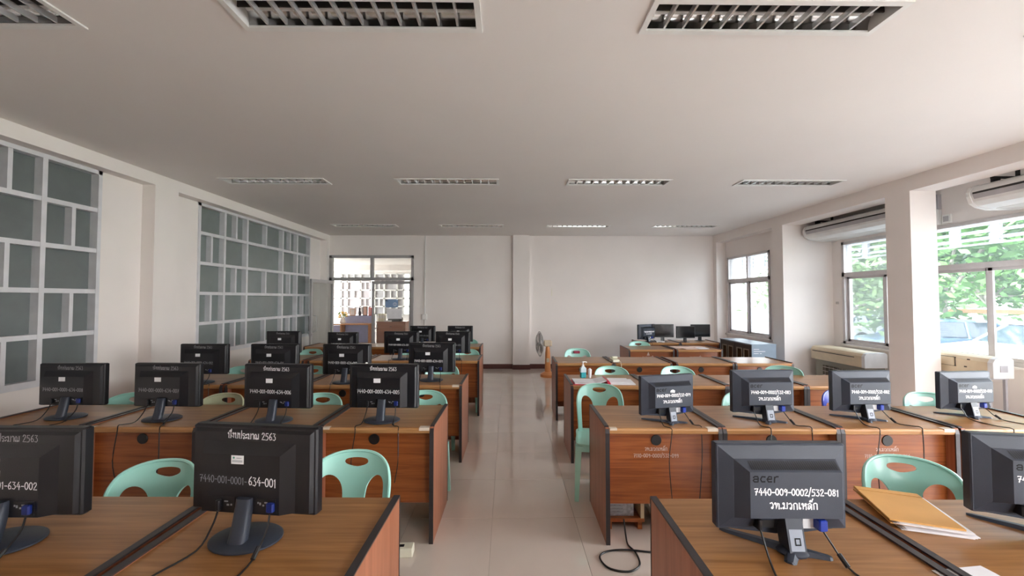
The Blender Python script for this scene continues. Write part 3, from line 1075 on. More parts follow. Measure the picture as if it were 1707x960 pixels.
def make_chair(mat, label):
    """moulded plastic chair; occupant faces -Y, origin under the seat's middle"""
    t = thing('plastic_chair', label, 'chair', (0, 0, 0), 0, 'moulded plastic chairs at the desks')
    # backrest outline (x, z), z measured from the floor
    half = [(0.0, 0.820), (0.07, 0.818), (0.13, 0.806), (0.172, 0.780), (0.192, 0.735), (0.198, 0.68), (0.194, 0.60), (0.186, 0.50), (0.182, 0.415)]
    arch = [(0.150, 0.415), (0.154, 0.50), (0.160, 0.62), (0.157, 0.695), (0.135, 0.722), (0.098, 0.712), (0.066, 0.672), (0.054, 0.61), (0.054, 0.50), (0.058, 0.415)]
    half, arch = curve_open(half, 3), curve_open(arch, 4)
    right = half + arch
    left = [(-x, z) for x, z in reversed(right[1:])]
    outer = right + left
    o2 = []
    for i, p in enumerate(outer):      # densify
        q = outer[(i + 1) % len(outer)]
        n = max(1, int(math.hypot(q[0] - p[0], q[1] - p[1]) / 0.02))
        for k in range(n):
            o2.append((p[0] + (q[0] - p[0]) * k / n, p[1] + (q[1] - p[1]) * k / n))
    hole = superpts([(-0.052, 0.784), (-0.02, 0.789), (0.02, 0.789), (0.052, 0.784), (0.059, 0.770), (0.042, 0.757), (0.0, 0.747), (-0.042, 0.757), (-0.059, 0.770)], 3)

    def bend(x, z):
        k = max(0.0, (z - 0.415) / 0.4)
        return (x, 0.165 + 0.085 * k + 0.012 * k * k - 2.1 * x * x, z)
    sheet(o2, [hole], bend, 0.010, 'backrest', mat, t)
    rim = [p for p in half]
    pts = [bend(x, z) for x, z in ([(-a, b) for a, b in reversed(half[1:])] + half)]
    MB().tube(pts, 0.0075, 6).build('rim', mat, t)
    # seat: rounded dished plate
    so = superpts([(-0.19, 0.165), (-0.205, 0.0), (-0.205, -0.16), (-0.17, -0.215), (0.0, -0.225), (0.17, -0.215), (0.205, -0.16), (0.205, 0.0), (0.19, 0.165), (0.0, 0.19)], 4)
    sheet(so, [], lambda x, y: (x, y, 0.425 - 0.018 * max(0, 1 - (x * x + y * y) / 0.04)), 0.012, 'seat', mat, t, 0.045)
    ap = MB()
    for s in (-1, 1):
        ap.box(s * 0.196 - 0.006, s * 0.196 + 0.006, -0.17, 0.14, 0.375, 0.422)
    ap.box(-0.17, 0.17, -0.212, -0.200, 0.375, 0.420)
    ap.build('apron', mat, t)
    for sx in (-1, 1):
        for sy, yb, yt in ((-1, -0.235, -0.19), (1, 0.235, 0.16)):
            L = MB()
            a = 0.026
            rings = []
            for z, e in ((0.42, 1.0), (0.2, 0.8), (0.0, 0.62)):
                u = 1 - z / 0.42
                cx = sx * (0.183 + 0.016 * u)
                cy_ = yt + (yb - yt) * u
                rings.append([(cx - a * e, cy_ - a * e, z), (cx + a * e, cy_ - a * e, z), (cx + a * e, cy_ + a * e, z), (cx - a * e, cy_ + a * e, z)])
            L.loft(rings, True, False)
            L.build('leg', mat, t)
    return t


CH = {}
CHAIRS = [  # key, centre x, y of the backrest top, yaw, material, label
    ('L1b', -0.805, 1.99, 0, 'mint', 'mint green plastic chair behind the first desk from the aisle, nearest left row'),
    ('L1a', -1.665, 1.87, 3, 'mint', 'mint green plastic chair behind the second desk, nearest left row'),
    ('L2d', -0.752, 3.28, 0, 'mint', 'mint green plastic chair behind the aisle desk of the second left row'),
    ('L2c', -1.575, 3.18, 0, 'mint', 'mint green plastic chair between two monitors, second desk of the second left row'),
    ('L2b', -2.345, 3.17, -4, 'olive', 'pale olive plastic chair behind the third desk of the second left row'),
    ('L2a', -3.120, 3.18, 0, 'mint', 'mint green plastic chair near the left wall in the second left row'),
    ('L3d', -0.848, 4.60, 0, 'mint', 'mint green plastic chair behind the aisle desk of the third left row'),
    ('L3c', -2.320, 4.45, 0, 'mint', 'mint green plastic chair behind the third desk of the third left row'),
    ('L3b', -3.110, 4.45, 0, 'mint', 'mint green plastic chair near the left wall in the third left row'),
    ('L4b', -3.120, 5.95, 0, 'mint', 'mint green plastic chair behind the wall-side desk of the fourth left row'),
    ('L4c', -2.370, 5.95, 0, 'mint', 'mint green plastic chair behind the third desk of the fourth left row'),
    ('L4e', -1.550, 5.95, 0, 'mint', 'mint green plastic chair behind the second desk of the fourth left row'),
    ('L4d', -0.730, 5.95, 0, 'mint', 'mint green plastic chair behind the aisle desk of the fourth left row'),
    ('L5a', -0.890, 7.42, 0, 'mint', 'mint green plastic chair behind the aisle desk of the farthest left row'),
    ('R1b', 1.905, 1.94, -16, 'mint', 'mint green plastic chair turned slightly, behind the brown envelopes'),
    ('R2x', 0.774, 3.55, -10, 'mint', 'mint green plastic chair standing at the aisle end of the second right row'),
    ('R2a', 1.900, 3.24, -8, 'mint', 'mint green plastic chair behind the second monitor of the second right row'),
    ('R2b', 2.785, 3.33, -8, 'blue', 'dark blue plastic chair in the second right row'),
    ('R2c', 3.400, 3.24, -14, 'mint', 'mint green plastic chair beside the square pillar, second right row'),
    ('R3a', 1.095, 4.46, 0, 'mint', 'mint green plastic chair behind the desk with the hand gel'),
    ('R3b', 1.840, 4.46, 0, 'mint', 'mint green plastic chair behind the second desk of the third right row'),
    ('R3c', 3.130, 4.48, -50, 'mint', 'mint green plastic chair turned sideways at the far end of the third right row'),
    ('R4a', 0.966, 6.05, 0, 'mint', 'mint green plastic chair with a dark red sticker, in front of the back wall'),
    ('R5a', 2.260, 7.08, 0, 'mint', 'mint green plastic chair in front of the four dark monitors'),
]
for key, x, y, yaw, mt, lab in CHAIRS:
    rz = -TH + R(yaw)
    # the backrest top sits 0.26 behind the chair's origin
    ox = x + 0.26 * math.sin(R(yaw))
    oy = y - 0.26 * math.cos(R(yaw))
    if mt not in CH:
        CH[mt] = make_chair(M[mt], lab)
        c = CH[mt]
        c.location = FL(ox, oy)
        c.rotation_euler = (0, 0, rz)
    else:
        c = dup(CH[mt], FL(ox, oy), rz, lab)
    if key == 'R4a':
        MB().box(-0.045, 0.045, 0.20, 0.262, 0.752, 0.788).build('sticker', plain('dark_red_sticker', (0.35, 0.03, 0.07), 0.5), c)

# ================================================================== MONITORS
def hull_frustum(mb, r0, y0, r1, y1):
    """rectangular frustum facing -Y: r = (x0, x1, z0, z1)"""
    a, b = r0, r1
    v = [(a[0], y0, a[2]), (a[1], y0, a[2]), (a[1], y0, a[3]), (a[0], y0, a[3]),
         (b[0], y1, b[2]), (b[1], y1, b[2]), (b[1], y1, b[3]), (b[0], y1, b[3])]
    mb.add(v, [(3, 2, 1, 0), (4, 5, 6, 7), (0, 1, 5, 4), (1, 2, 6, 5), (2, 3, 7, 6), (3, 0, 4, 7)])


def cable_run(pts, n=5):
    P = [Vector(p) for p in pts]
    P = [P[0]] + P + [P[-1]]
    out = []
    for i in range(1, len(P) - 2):
        p0, p1, p2, p3 = P[i - 1:i + 3]
        for q in range(n):
            t = q / n
            out.append(0.5 * ((2 * p1) + (p2 - p0) * t + (2 * p0 - 5 * p1 + 4 * p2 - p3) * t * t + (3 * p1 - p0 - 3 * p2 + p3) * t ** 3))
    out.append(P[-1])
    return out


def make_round_monitor(label):
    """black wide monitor on an oval foot; back towards -Y"""
    t = thing('monitor', label, 'monitor', (0, 0, 0), 0, 'black monitors on oval feet')
    W, H, Z0 = 0.490, 0.308, 0.080
    body = MB()
    body.cbox(-W / 2, W / 2, 0.022, 0.060, Z0, Z0 + H, 0.006)
    hull_frustum(body, (-W / 2 + 0.010, W / 2 - 0.010, Z0 + 0.010, Z0 + H - 0.010), 0.024, (-W / 2 + 0.022, W / 2 - 0.022, Z0 + 0.012, Z0 + H - 0.022), 0.012)
    bo = body.build('back_cover', M['black'], t)
    bump = MB()
    r0, r1 = (-0.187, 0.172, Z0 + 0.012, Z0 + H - 0.052), (-0.172, 0.126, Z0 + 0.012, Z0 + H - 0.092)
    hull_frustum(bump, r0, 0.013, r1, -0.010)
    bump.build('raised_housing', M['black'], t)
    MB().box(-W / 2 + 0.018, W / 2 - 0.018, 0.0598, 0.0612, Z0 + 0.022, Z0 + H - 0.018).build('screen', M['screen'], t)
    MB().box(-0.150, -0.042, -0.0115, -0.006, Z0 + 0.020, Z0 + 0.068).build('port_panel', M['charcoal2'], bo)
    MB().box(0.040, 0.116, -0.0115, -0.006, Z0 + 0.020, Z0 + 0.068).build('port_panel', M['charcoal2'], bo)
    for x, z, a, b in ((-0.075, 0.052, 0.010, 0.003), (-0.068, 0.040, 0.006, 0.004), (-0.055, 0.041, 0.004, 0.004), (0.048, 0.053, 0.003, 0.004), (0.056, 0.050, 0.004, 0.006), (0.068, 0.045, 0.004, 0.004), (0.078, 0.055, 0.008, 0.003), (0.090, 0.052, 0.003, 0.003)):
        MB().box(x - a / 1.4, x + a / 1.4, -0.0128, -0.0115, Z0 + z - b / 1.4, Z0 + z + b / 1.4).build('port_contact', M['port'], bo)
    MB().cbox(0.086, 0.114, -0.026, -0.012, Z0 + 0.026, Z0 + 0.060, 0.004).build('video_plug', M['vga_shaded'], bo)
    MB().cbox(-0.106, -0.090, -0.026, -0.012, Z0 + 0.022, Z0 + 0.060, 0.003).build('power_plug', M['black'], bo)
    nk = MB()
    rings = []
    for z, y, w_, d_ in ((0.010, -0.045, 0.031, 0.020), (0.06, -0.030, 0.029, 0.019), (0.12, -0.018, 0.028, 0.018), (0.150, -0.014, 0.028, 0.016)):
        ring = []
        for k in range(14):
            a = 2 * PI * k / 14
            ring.append((w_ * math.copysign(abs(math.cos(a)) ** 0.6, math.cos(a)), y + d_ * math.copysign(abs(math.sin(a)) ** 0.6, math.sin(a)), z))
        rings.append(ring)
    nk.loft(rings)
    nk.build('neck', M['charcoal'], t)
    MB().lathe([(0.118, 0.0), (0.124, 0.003), (0.124, 0.008), (0.114, 0.013), (0.05, 0.018), (0.02, 0.0185)], 36, (0, -0.005, 0), 'z', 1.0, 0.74).build('foot', M['charcoal'], t)
    st = MB().box(-0.060, -0.012, -0.0108, -0.0099, Z0 + H - 0.125, Z0 + H - 0.095).build('sticker', M['sticker'], bo)
    MB().prism(circ(-0.050, Z0 + H - 0.103, 0.0038, 8)[:-1], 'y', -0.0111, -0.0108).build('sticker_mark', M['green_dot'], st)
    ln = MB()
    for dx0, dx1, dz in ((-0.040, -0.020, -0.104), (-0.056, -0.016, -0.113), (-0.056, -0.016, -0.117)):
        ln.box(dx0, dx1, -0.0111, -0.0108, Z0 + H + dz - 0.001, Z0 + H + dz + 0.001)
    ln.build('sticker_print', M['ink'], st)
    return t


def make_wedge_monitor(label):
    """charcoal wide monitor with bevelled back and a splayed four-armed foot"""
    t = thing('monitor', label, 'monitor', (0, 0, 0), 0, 'charcoal monitors on splayed feet')
    W, H, Z0 = 0.446, 0.290, 0.056
    body = MB()
    body.cbox(-W / 2, W / 2, 0.010, 0.046, Z0, Z0 + H, 0.004)
    hull_frustum(body, (-W / 2 + 0.004, W / 2 - 0.004, Z0 + 0.004, Z0 + H - 0.004), 0.011, (-0.172, 0.178, Z0 + 0.050, Z0 + H - 0.044), -0.006)
    body.prism([(-W / 2 + 0.012, Z0 + 0.004), (-0.02, Z0 - 0.018), (0.04, Z0 - 0.018), (W / 2 - 0.012, Z0 + 0.004)], 'y', 0.014, 0.042)
    bo = body.build('back_cover', M['charcoal'], t)
    box_ = MB()
    hull_frustum(box_, (-0.172, 0.176, Z0 + 0.046, Z0 + H - 0.044), -0.005, (-0.136, 0.170, Z0 + 0.062, Z0 + H - 0.076), -0.040)
    box_.build('raised_housing', M['charcoal'], t)
    # cooling slots on the sloping upper face of the housing
    v = MB()
    zt0, zt1 = Z0 + H - 0.074, Z0 + H - 0.047
    for k in range(40):
        x = -0.128 + 0.298 * k / 40
        f0, f1 = 0.12, 0.88
        def pt(xx, f):
            z = zt0 + (zt1 - zt0) * f
            y = -0.040 + 0.035 * f
            return (xx, y - 0.0012, z + 0.0012)
        v.add([pt(x, f0), pt(x + 0.004, f0), pt(x + 0.004, f1), pt(x, f1)], [(0, 1, 2, 3)])
    vo = v.build('cooling_slots', M['charcoal2'], bo)
    vo['kind'] = 'stuff'
    MB().box(-W / 2 + 0.016, W / 2 - 0.016, 0.0458, 0.0472, Z0 + 0.020, Z0 + H - 0.016).build('screen', M['screen'], t)
    MB().box(-0.10, -0.03, -0.0005, 0.012, Z0 + 0.012, Z0 + 0.046).build('port_panel', M['charcoal2'], bo)
    MB().box(0.062, 0.108, -0.0045, 0.012, Z0 + 0.010, Z0 + 0.048).build('port_label', M['sticker'], bo)
    MB().box(-0.088, -0.074, -0.0016, 0.0, Z0 + 0.030, Z0 + 0.036).build('port_contact', M['port'], bo)
    MB().cbox(0.098, 0.128, -0.032, 0.004, Z0 + 0.012, Z0 + 0.050, 0.004).build('video_plug', M['vga'], bo)
    MB().cbox(-0.100, -0.086, -0.026, 0.004, Z0 + 0.010, Z0 + 0.050, 0.003).build('power_plug', M['black'], bo)
    nk = MB()
    nk.prism([(-0.052, 0.012), (-0.030, 0.115), (0.012, 0.130), (0.020, 0.090), (0.000, 0.012)], 'x', -0.016, 0.040)
    no = nk.build('neck', M['charcoal'], t)
    lp = MB()
    def q2(x, f):
        return (x, -0.0530 + 0.0215 * f, 0.012 + 0.103 * f)
    lp.add([q2(-0.010, 0.06), q2(0.034, 0.06), q2(0.034, 0.68), q2(-0.010, 0.68)], [(0, 1, 2, 3)])
    lo = lp.build('neck_plate', M['neck_grey'], no)
    mk = MB()
    def q3(x, f):
        p_ = q2(x, f)
        return (p_[0], p_[1] - 0.0008, p_[2])
    for a, b, c_, d_ in ((0.004, 0.024, 0.22, 0.26), (0.004, 0.024, 0.40, 0.44), (0.004, 0.008, 0.26, 0.40), (0.020, 0.024, 0.26, 0.40)):
        mk.add([q3(a, c_), q3(b, c_), q3(b, d_), q3(a, d_)], [(0, 1, 2, 3)])
    mk.build('square_mark', M['logo'], no)
    hub = MB().lathe([(0.050, 0.0), (0.052, 0.006), (0.040, 0.016), (0.02, 0.018)], 20, (0.012, -0.022, 0), 'z', 1.0, 0.8)
    hub.build('foot_hub', M['charcoal'], t)
    for x1, y1, w_ in ((-0.165, 0.105, 0.018), (0.145, 0.120, 0.018), (-0.040, -0.085, 0.022), (0.115, -0.060, 0.020)):
        dx, dy = x1 - 0.012, y1 + 0.022
        l = math.hypot(dx, dy)
        nx, ny = -dy / l, dx / l
        a = MB()
        rings = []
        for f, ww, hh in ((0.0, 0.030, 0.015), (0.45, w_ * 0.9, 0.013), (0.92, w_ * 0.75, 0.008), (1.0, w_ * 0.4, 0.006)):
            cx, cy_ = 0.012 + dx * f, -0.022 + dy * f
            rings.append([(cx - nx * ww, cy_ - ny * ww, 0), (cx + nx * ww, cy_ + ny * ww, 0), (cx + nx * ww * 0.5, cy_ + ny * ww * 0.5, hh), (cx - nx * ww * 0.5, cy_ - ny * ww * 0.5, hh)])
        a.loft(rings, True, False)
        a.build('foot_arm', M['charcoal'], t)
    lettering('maker_logo', 'acer', 0.026, 0.0050, -0.085, Z0 + H - 0.108, -0.0406, bo, M['logo'], 1.1, 0, 0.0)
    return t


DESK_TOP = 0.7505
LTXT, RTXT = 'ปีงบประมาณ 2563', 'วท.มวกเหล็ก'
monL = None
monR = None


def cables(t, xs, d, zf, k, bead=True, yback=-0.045, zport=0.10):
    """two cables from the ports, over the desk's front edge (d in front of the foot) and down"""
    for i, x in enumerate(xs):
        s = -1 if i == 0 else 1
        rnd = random.Random(k * 13 + i)
        e = x + s * rnd.uniform(0.02, 0.07) * (1 if i else 0.6)
        pts = [(x, yback, zport), (x + s * 0.004, yback - 0.02, 0.055), (x + s * 0.012, -0.09 - 0.02 * i, 0.006)]
        if d > 0.16:
            pts.append((e, -d * 0.8, 0.005))
        pts += [(e + 0.01, -d - 0.004, 0.010), (e + 0.012, -d - 0.012, -0.03), (e + s * 0.012, -d - 0.014, -0.22), (e - s * 0.01, -d - 0.012, zf)]
        m = MB().tube(cable_run(pts, 4), 0.0032, 5)
        m.build('cable', M['cable'], t)
        if bead and i == 1:
            a, b = Vector(pts[1]), Vector(pts[2])
            MB().tube([a.lerp(b, 0.55), a.lerp(b, 0.98)], 0.0075, 8).build('ferrite_bead', M['cable'], t)


MON_L = [  # row, x, y, yaw, scale, number, bright, label
    ('L1', -0.948, 1.380, 6, 1.0, '7440-001-0001-634-001', 2, 'black monitor back reading 634-001, aisle desk of the nearest left row'),
    ('L1', -1.780, 1.350, 0, 1.0, '7440-001-0001-634-002', 1, 'black monitor cut off by the left edge, second desk of the nearest left row'),
    ('L2', -0.925, 2.700, 1, 1.0, '7440-001-0001-634-005', 2, 'black monitor back reading 634-005, aisle desk of the second left row'),
    ('L2', -1.675, 2.690, 3, 1.0, '7440-001-0001-634-006', 2, 'black monitor back reading 634-006, second desk of the second left row'),
    ('L2', -2.490, 2.725, 2, 1.0, '7440-001-0001-634-007', 0, 'black monitor on the third desk of the second left row'),
    ('L2', -3.215, 2.760, 0, 0.98, '7440-001-0001-634-008', 0, 'black monitor nearest the left wall in the second left row'),
    ('L3', -0.870, 4.020, 0, 1.0, '7440-001-0001-634-009', 1, 'black monitor on the aisle desk of the third left row'),
    ('L3', -1.715, 3.900, 0, 1.0, '7440-001-0001-634-010', 1, 'black monitor on the second desk of the third left row'),
    ('L3', -2.455, 3.900, 0, 1.0, '7440-001-0001-634-011', 0, 'black monitor on the third desk of the third left row'),
    ('L3', -3.180, 3.900, 0, 1.0, '7440-001-0001-634-012', 0, 'black monitor nearest the left wall in the third left row'),
    ('L4', -0.875, 5.420, 0, 1.0, '7440-001-0001-634-013', 0, 'black monitor on the aisle desk of the fourth left row'),
    ('L4', -1.605, 5.420, 0, 1.0, '7440-001-0001-634-014', 1, 'black monitor on the second desk of the fourth left row'),
    ('L4', -2.540, 5.650, 0, 0.92, '7440-001-0001-634-015', 0, 'small low black monitor on the third desk of the fourth left row'),
    ('L4', -3.300, 5.450, 0, 1.0, '7440-001-0001-634-016', 0, 'black monitor nearest the left wall in the fourth left row'),
    ('L5', -0.985, 6.930, 0, 0.93, '7440-001-0001-634-017', 0, 'black monitor on the aisle desk of the farthest left row'),
    ('L5', -1.665, 6.930, 0, 0.93, '7440-001-0001-634-018', 0, 'black monitor on the second desk of the farthest left row'),
]
for k, (rn, x, y, yaw, sc_, num, br, lab) in enumerate(MON_L):
    a = F(x, y)
    loc = (a[0], a[1], DESK_TOP)
    if monL is None:
        proto = monL = make_round_monitor(lab)
        monL.location = loc
        monL.rotation_euler = (0, 0, -TH + R(-yaw))
        o = monL
        pend = []
    else:
        o = dup(monL, loc, -TH + R(-yaw), lab, sc_)
    pend.append((o, k, num, br, y - ROWS[rn][2]))
for o, k, num, br, d in pend:
    bo = [c_ for c_ in o.children if c_.name.startswith('back_cover')][0]
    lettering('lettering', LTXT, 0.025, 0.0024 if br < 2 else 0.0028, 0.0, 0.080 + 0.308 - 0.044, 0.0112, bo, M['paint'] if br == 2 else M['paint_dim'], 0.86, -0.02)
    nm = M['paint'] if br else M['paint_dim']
    if k == 0:
        lettering('lettering', num[:14], 0.025, 0.0024, -0.089, 0.080 + 0.114, -0.0106, bo, M['ink'], 0.88, -0.03)
        lettering('lettering', num[14:], 0.029, 0.0036, 0.062, 0.080 + 0.110, -0.0106, bo, M['paint'], 0.86, -0.03)
    else:
        lettering('lettering', num, 0.025, 0.0030, -0.026, 0.080 + 0.110, -0.0106, bo, nm, 0.93, -0.02)
    if k == 1:
        MB().box(-0.058, -0.010, -0.0108, -0.0099, 0.080 + 0.152, 0.080 + 0.172).build('second_sticker', M['sticker'], bo)
    if k == 2:
        MB().lathe([(0.004, 0.0), (0.010, 0.003), (0.006, 0.010)], 8, (-0.130, 0.035, 0.388)).build('white_blob', M['white'], o)
    cables(o, (-0.098, 0.100), d / (o.scale[0]), -0.35, k, True, -0.022)

MON_R = [  # row, x, y, yaw, scale, number, label
    ('R1', 0.922, 1.345, 0, 1.0, '7440-009-0002/532-081', 'charcoal monitor back reading 532-081, aisle desk of the nearest right row'),
    ('R1', 1.925, 1.420, -10, 1.0, '7440-009-0002/532-084', 'charcoal monitor cut off by the right edge, nearest right row'),
    ('R2', 1.066, 2.690, 13, 0.92, '7440-009-0002/532-079', 'charcoal monitor back reading 532-079, aisle desk of the second right row'),
    ('R2', 1.748, 2.720, 3, 1.0, '7440-009-0002/532-083', 'charcoal monitor back reading 532-083, second desk of the second right row'),
    ('R2', 2.470, 2.760, 3, 0.97, '7440-009-0002/532-082', 'charcoal monitor in front of the blue chair, second right row'),
    ('R2', 3.285, 2.830, 5, 0.92, '7440-009-0002/532-080', 'charcoal monitor at the window end of the second right row'),
]
pend = []
for k, (rn, x, y, yaw, sc_, num, lab) in enumerate(MON_R):
    a = F(x, y)
    loc = (a[0], a[1], DESK_TOP)
    if monR is None:
        monR = make_wedge_monitor(lab)
        monR.location = loc
        monR.rotation_euler = (0, 0, -TH + R(yaw))
        o = monR
    else:
        o = dup(monR, loc, -TH + R(yaw), lab, sc_)
    pend.append((o, k, num, y - ROWS[rn][2]))
for o, k, num, d in pend:
    bo = [c_ for c_ in o.children if c_.name.startswith('back_cover')][0]
    Z0, H = 0.056, 0.290
    lettering('lettering', num, 0.0215, 0.0038, 0.018, Z0 + 0.138, -0.0408, bo, M['paint'], 1.0, -0.012, 0.03)
    lettering('lettering', RTXT, 0.026, 0.0040, 0.008, Z0 + 0.094, -0.0408, bo, M['paint'], 1.05, -0.012, 0.03)
    if k in (2, 5):
        MB().prism([(-0.012, Z0 + 0.172), (0.026, Z0 + 0.168), (0.028, Z0 + 0.184), (0.010, Z0 + 0.192), (-0.008, Z0 + 0.186)], 'y', -0.0412, -0.0402).build('sticker', M['sticker'], bo)
    cables(o, (-0.093, 0.113), d / o.scale[0], -0.5, k + 40, True, -0.020, 0.075)

# four monitors on the desks against the back wall: one shows its back, three their dark screens
o = dup(monR, (*F(2.615, 7.62), DESK_TOP), -TH + R(28), 'dark monitor showing its back, leftmost of four against the back wall', 1.0)
bo = [c_ for c_ in o.children if c_.name.startswith('back_cover')][0]
lettering('lettering', '7440-009-0002/532-090', 0.021, 0.0046, 0.018, 0.056 + 0.132, -0.0408, bo, M['paint'], 0.84)


def make_screen_monitor(label):
    t = thing('monitor', label, 'monitor', (0, 0, 0), 0, 'dark screens against the back wall')
    MB().cbox(-0.205, 0.205, -0.004, 0.030, 0.085, 0.345, 0.004).build('frame', M['black'], t)
    MB().box(-0.192, 0.192, -0.0055, -0.003, 0.105, 0.334).build('screen', M['screen'], t)
    MB().prism([(0.02, 0.005), (0.06, 0.005), (0.045, 0.20), (0.025, 0.20)], 'x', -0.03, 0.03).build('neck', M['black'], t)
    MB().lathe([(0.10, 0.0), (0.10, 0.006), (0.06, 0.014)], 24, (0, 0.04, 0), 'z', 1.1, 0.75).build('foot', M['black'], t)
    return t


sm = make_screen_monitor('dark monitor screen, second from the left of four against the back wall')
sm.location = (*F(2.945, 7.66), DESK_TOP)
sm.rotation_euler = (0, 0, -TH - R(3))
dup(sm, (*F(3.365, 7.60), DESK_TOP), -TH + R(2), 'dark monitor screen, third from the left of four against the back wall', 0.90)
dup(sm, (*F(3.745, 7.78), DESK_TOP), -TH + R(4), 'dark monitor screen beside the window, rightmost of four against the back wall', 0.97)

# ================================================================== THINGS ON AND AROUND THE DESKS
# hand gel bottle (third right row)
bt = thing('gel_bottle', 'clear pump bottle of teal hand gel on a desk of the third right row', 'bottle', (*F(0.735, 4.16), DESK_TOP), R(10))
MB().cbox(-0.030, 0.030, -0.020, 0.020, 0.0, 0.062, 0.006).build('gel', M['gel'], bt)
MB().loft([[(x * a, y * a, z) for x, y in ((-0.030, -0.020), (0.030, -0.020), (0.030, 0.020), (-0.030, 0.020))] for z, a in ((0.0622, 1.0), (0.105, 1.0), (0.118, 0.6), (0.125, 0.42))], True, False).build('bottle_top', M['bottle'], bt)
MB().lathe([(0.013, 0.125), (0.013, 0.140), (0.005, 0.142), (0.005, 0.166), (0.012, 0.167), (0.012, 0.176)], 12).tube([(0.0, 0, 0.172), (0.036, 0, 0.170), (0.042, 0, 0.162)], 0.005, 6).build('pump', M['white'], bt)
tt = thing('paper_scrap', 'crumpled white paper scrap beside the hand gel bottle', 'paper', (*F(0.805, 4.15), DESK_TOP), 0)
MB().loft([[(0.022 * math.cos(a) * s, 0.018 * math.sin(a) * s, z) for a in (0, 1.1, 2.0, 3.3, 4.4, 5.3)] for z, s in ((0.0, 0.6), (0.05, 0.9), (0.09, 1.0), (0.105, 0.3))], True, False).build('crumple', M['paper'], tt)

# red ring folder lying open with white sheets, and the pale papers beside it
fo = thing('red_folder', 'red folder lying open under white sheets, third right row', 'folder', (*F(0.76, 3.93), DESK_TOP), -TH)
MB().prism([(-0.18, 0.0), (0.17, 0.0), (0.17, 0.012), (0.06, 0.003), (-0.18, 0.006)], 'y', -0.12, 0.10).build('cover', M['red'], fo)
MB().prism([(-0.165, 0.0065), (0.05, 0.0060), (0.155, 0.034), (0.155, 0.042), (0.04, 0.018), (-0.165, 0.022)], 'y', -0.105, 0.095).build('sheets', M['paper'], fo)
MB().prism([(0.155, 0.012), (0.185, 0.0), (0.185, 0.016), (0.165, 0.045), (0.150, 0.045)], 'y', -0.12, 0.10).build('spine', M['red'], fo)
pr_ = thing('paper_stack', 'stack of pale lilac papers beside the red folder', 'papers', (*F(1.06, 3.94), DESK_TOP), -TH - R(4))
MB().box(-0.11, 0.14, -0.12, 0.12, 0.0, 0.010).build('lower_sheets', M['paper'], pr_)
MB().box(-0.10, 0.10, -0.09, 0.13, 0.0101, 0.017).build('upper_sheets', M['paper'], pr_)

# small cream power box on the gap between two desks of the fourth right row
pb = thing('telephone', 'small cream telephone at the joint of two desks, fourth right row', 'phone', (*F(1.335, 5.16), DESK_TOP + 0.012), R(10))
MB().prism([(-0.05, 0.0), (0.06, 0.0), (0.06, 0.045), (-0.05, 0.028)], 'x', -0.045, 0.045).build('base', M['ivory'], pb)
MB().cbox(-0.04, 0.04, -0.01, 0.03, 0.046, 0.066, 0.006).build('handset', M['ivory'], pb)
MB().tube(cable_run([(0.03, -0.05, 0.01), (0.05, -0.075, 0.002), (0.055, -0.085, -0.10), (0.052, -0.08, -0.24)], 4), 0.004, 5).build('cord', M['ivory'], pb)

# papers on the fifth right row
pp = thing('paper_sheets', 'pinkish sheets spread over the right desk of the fifth right row', 'papers', (*F(3.03, 6.66), DESK_TOP), -TH + R(5))
MB().box(-0.30, 0.28, 0.02, 0.19, 0.0, 0.012).build('upper_sheet', M['pinkpaper'], pp)
MB().box(-0.16, 0.06, -0.14, 0.015, 0.0, 0.006).build('lower_sheet', M['pinkpaper'], pp)
MB().box(0.08, 0.26, -0.12, 0.012, 0.0, 0.008).build('white_sheet', M['paper'], pp)
pp2 = thing('paper_pile', 'low pile of white papers under the screens on the back wall desks', 'papers', (*F(2.84, 7.68), DESK_TOP), 0.1)
MB().box(-0.08, 0.08, -0.13, 0.10, 0.0, 0.02).build('sheets', M['paper'], pp2)

# brown envelopes with white papers (nearest right row)
def slab(mb, c, w_, d_, z0, z1, rz):
    ca, sa = math.cos(rz), math.sin(rz)
    pts = [(c[0] + x * ca - y * sa, c[1] + x * sa + y * ca) for x, y in ((-w_ / 2, -d_ / 2), (w_ / 2, -d_ / 2), (w_ / 2, d_ / 2), (-w_ / 2, d_ / 2))]
    return mb.prism(pts, 'z', z0, z1)


ENV = [(0.0000, 0.010, 'paper', 'white paper sheaf, lowest under the brown envelopes', 3, (0.016, -0.016)),
       (0.0103, 0.004, 'manila', 'brown envelope just above the white sheaf, nearest right row', 1, (0.004, 0.004)),
       (0.0146, 0.008, 'paper', 'white paper sheaf between the two brown envelopes', -1, (0.010, -0.010)),
       (0.0229, 0.006, 'manila', 'topmost brown envelope of the pile on the nearest right row', 0, (0.0, 0.0))]
for z, h, m_, lab, rr, off in ENV:
    e = thing('envelope' if m_ == 'manila' else 'paper_sheaf', lab, 'envelope' if m_ == 'manila' else 'papers', (1.575 + off[0] * 0.8, 1.530 + off[1], DESK_TOP + z), R(-20 + rr), 'envelopes and papers piled on the desk')
    if m_ == 'manila':
        slab(MB(), (0, 0), 0.215, 0.265, 0.0, h, 0).build('envelope_body', M['manila'], e)
        MB().prism([(-0.1075, 0.1325), (0.1075, 0.1325), (0.1075, 0.100), (-0.1075, 0.100)], 'z', h + 0.0003, h + 0.0016).build('flap', M['manila'], e)
    else:
        for q in range(3):
            slab(MB(), (0.004 * q, -0.003 * q), 0.21, 0.26, h * q / 3, h * (q + 1) / 3 - 0.0003, R(1.2 * q)).build('sheet', M['paper'], e)
ws = thing('paper_sheet', 'loose white sheet near the bottom right corner', 'paper', (1.43, 1.175, DESK_TOP), R(6))
MB().box(-0.10, 0.08, -0.04, 0.045, 0, 0.0015).build('sheet', M['paper'], ws)

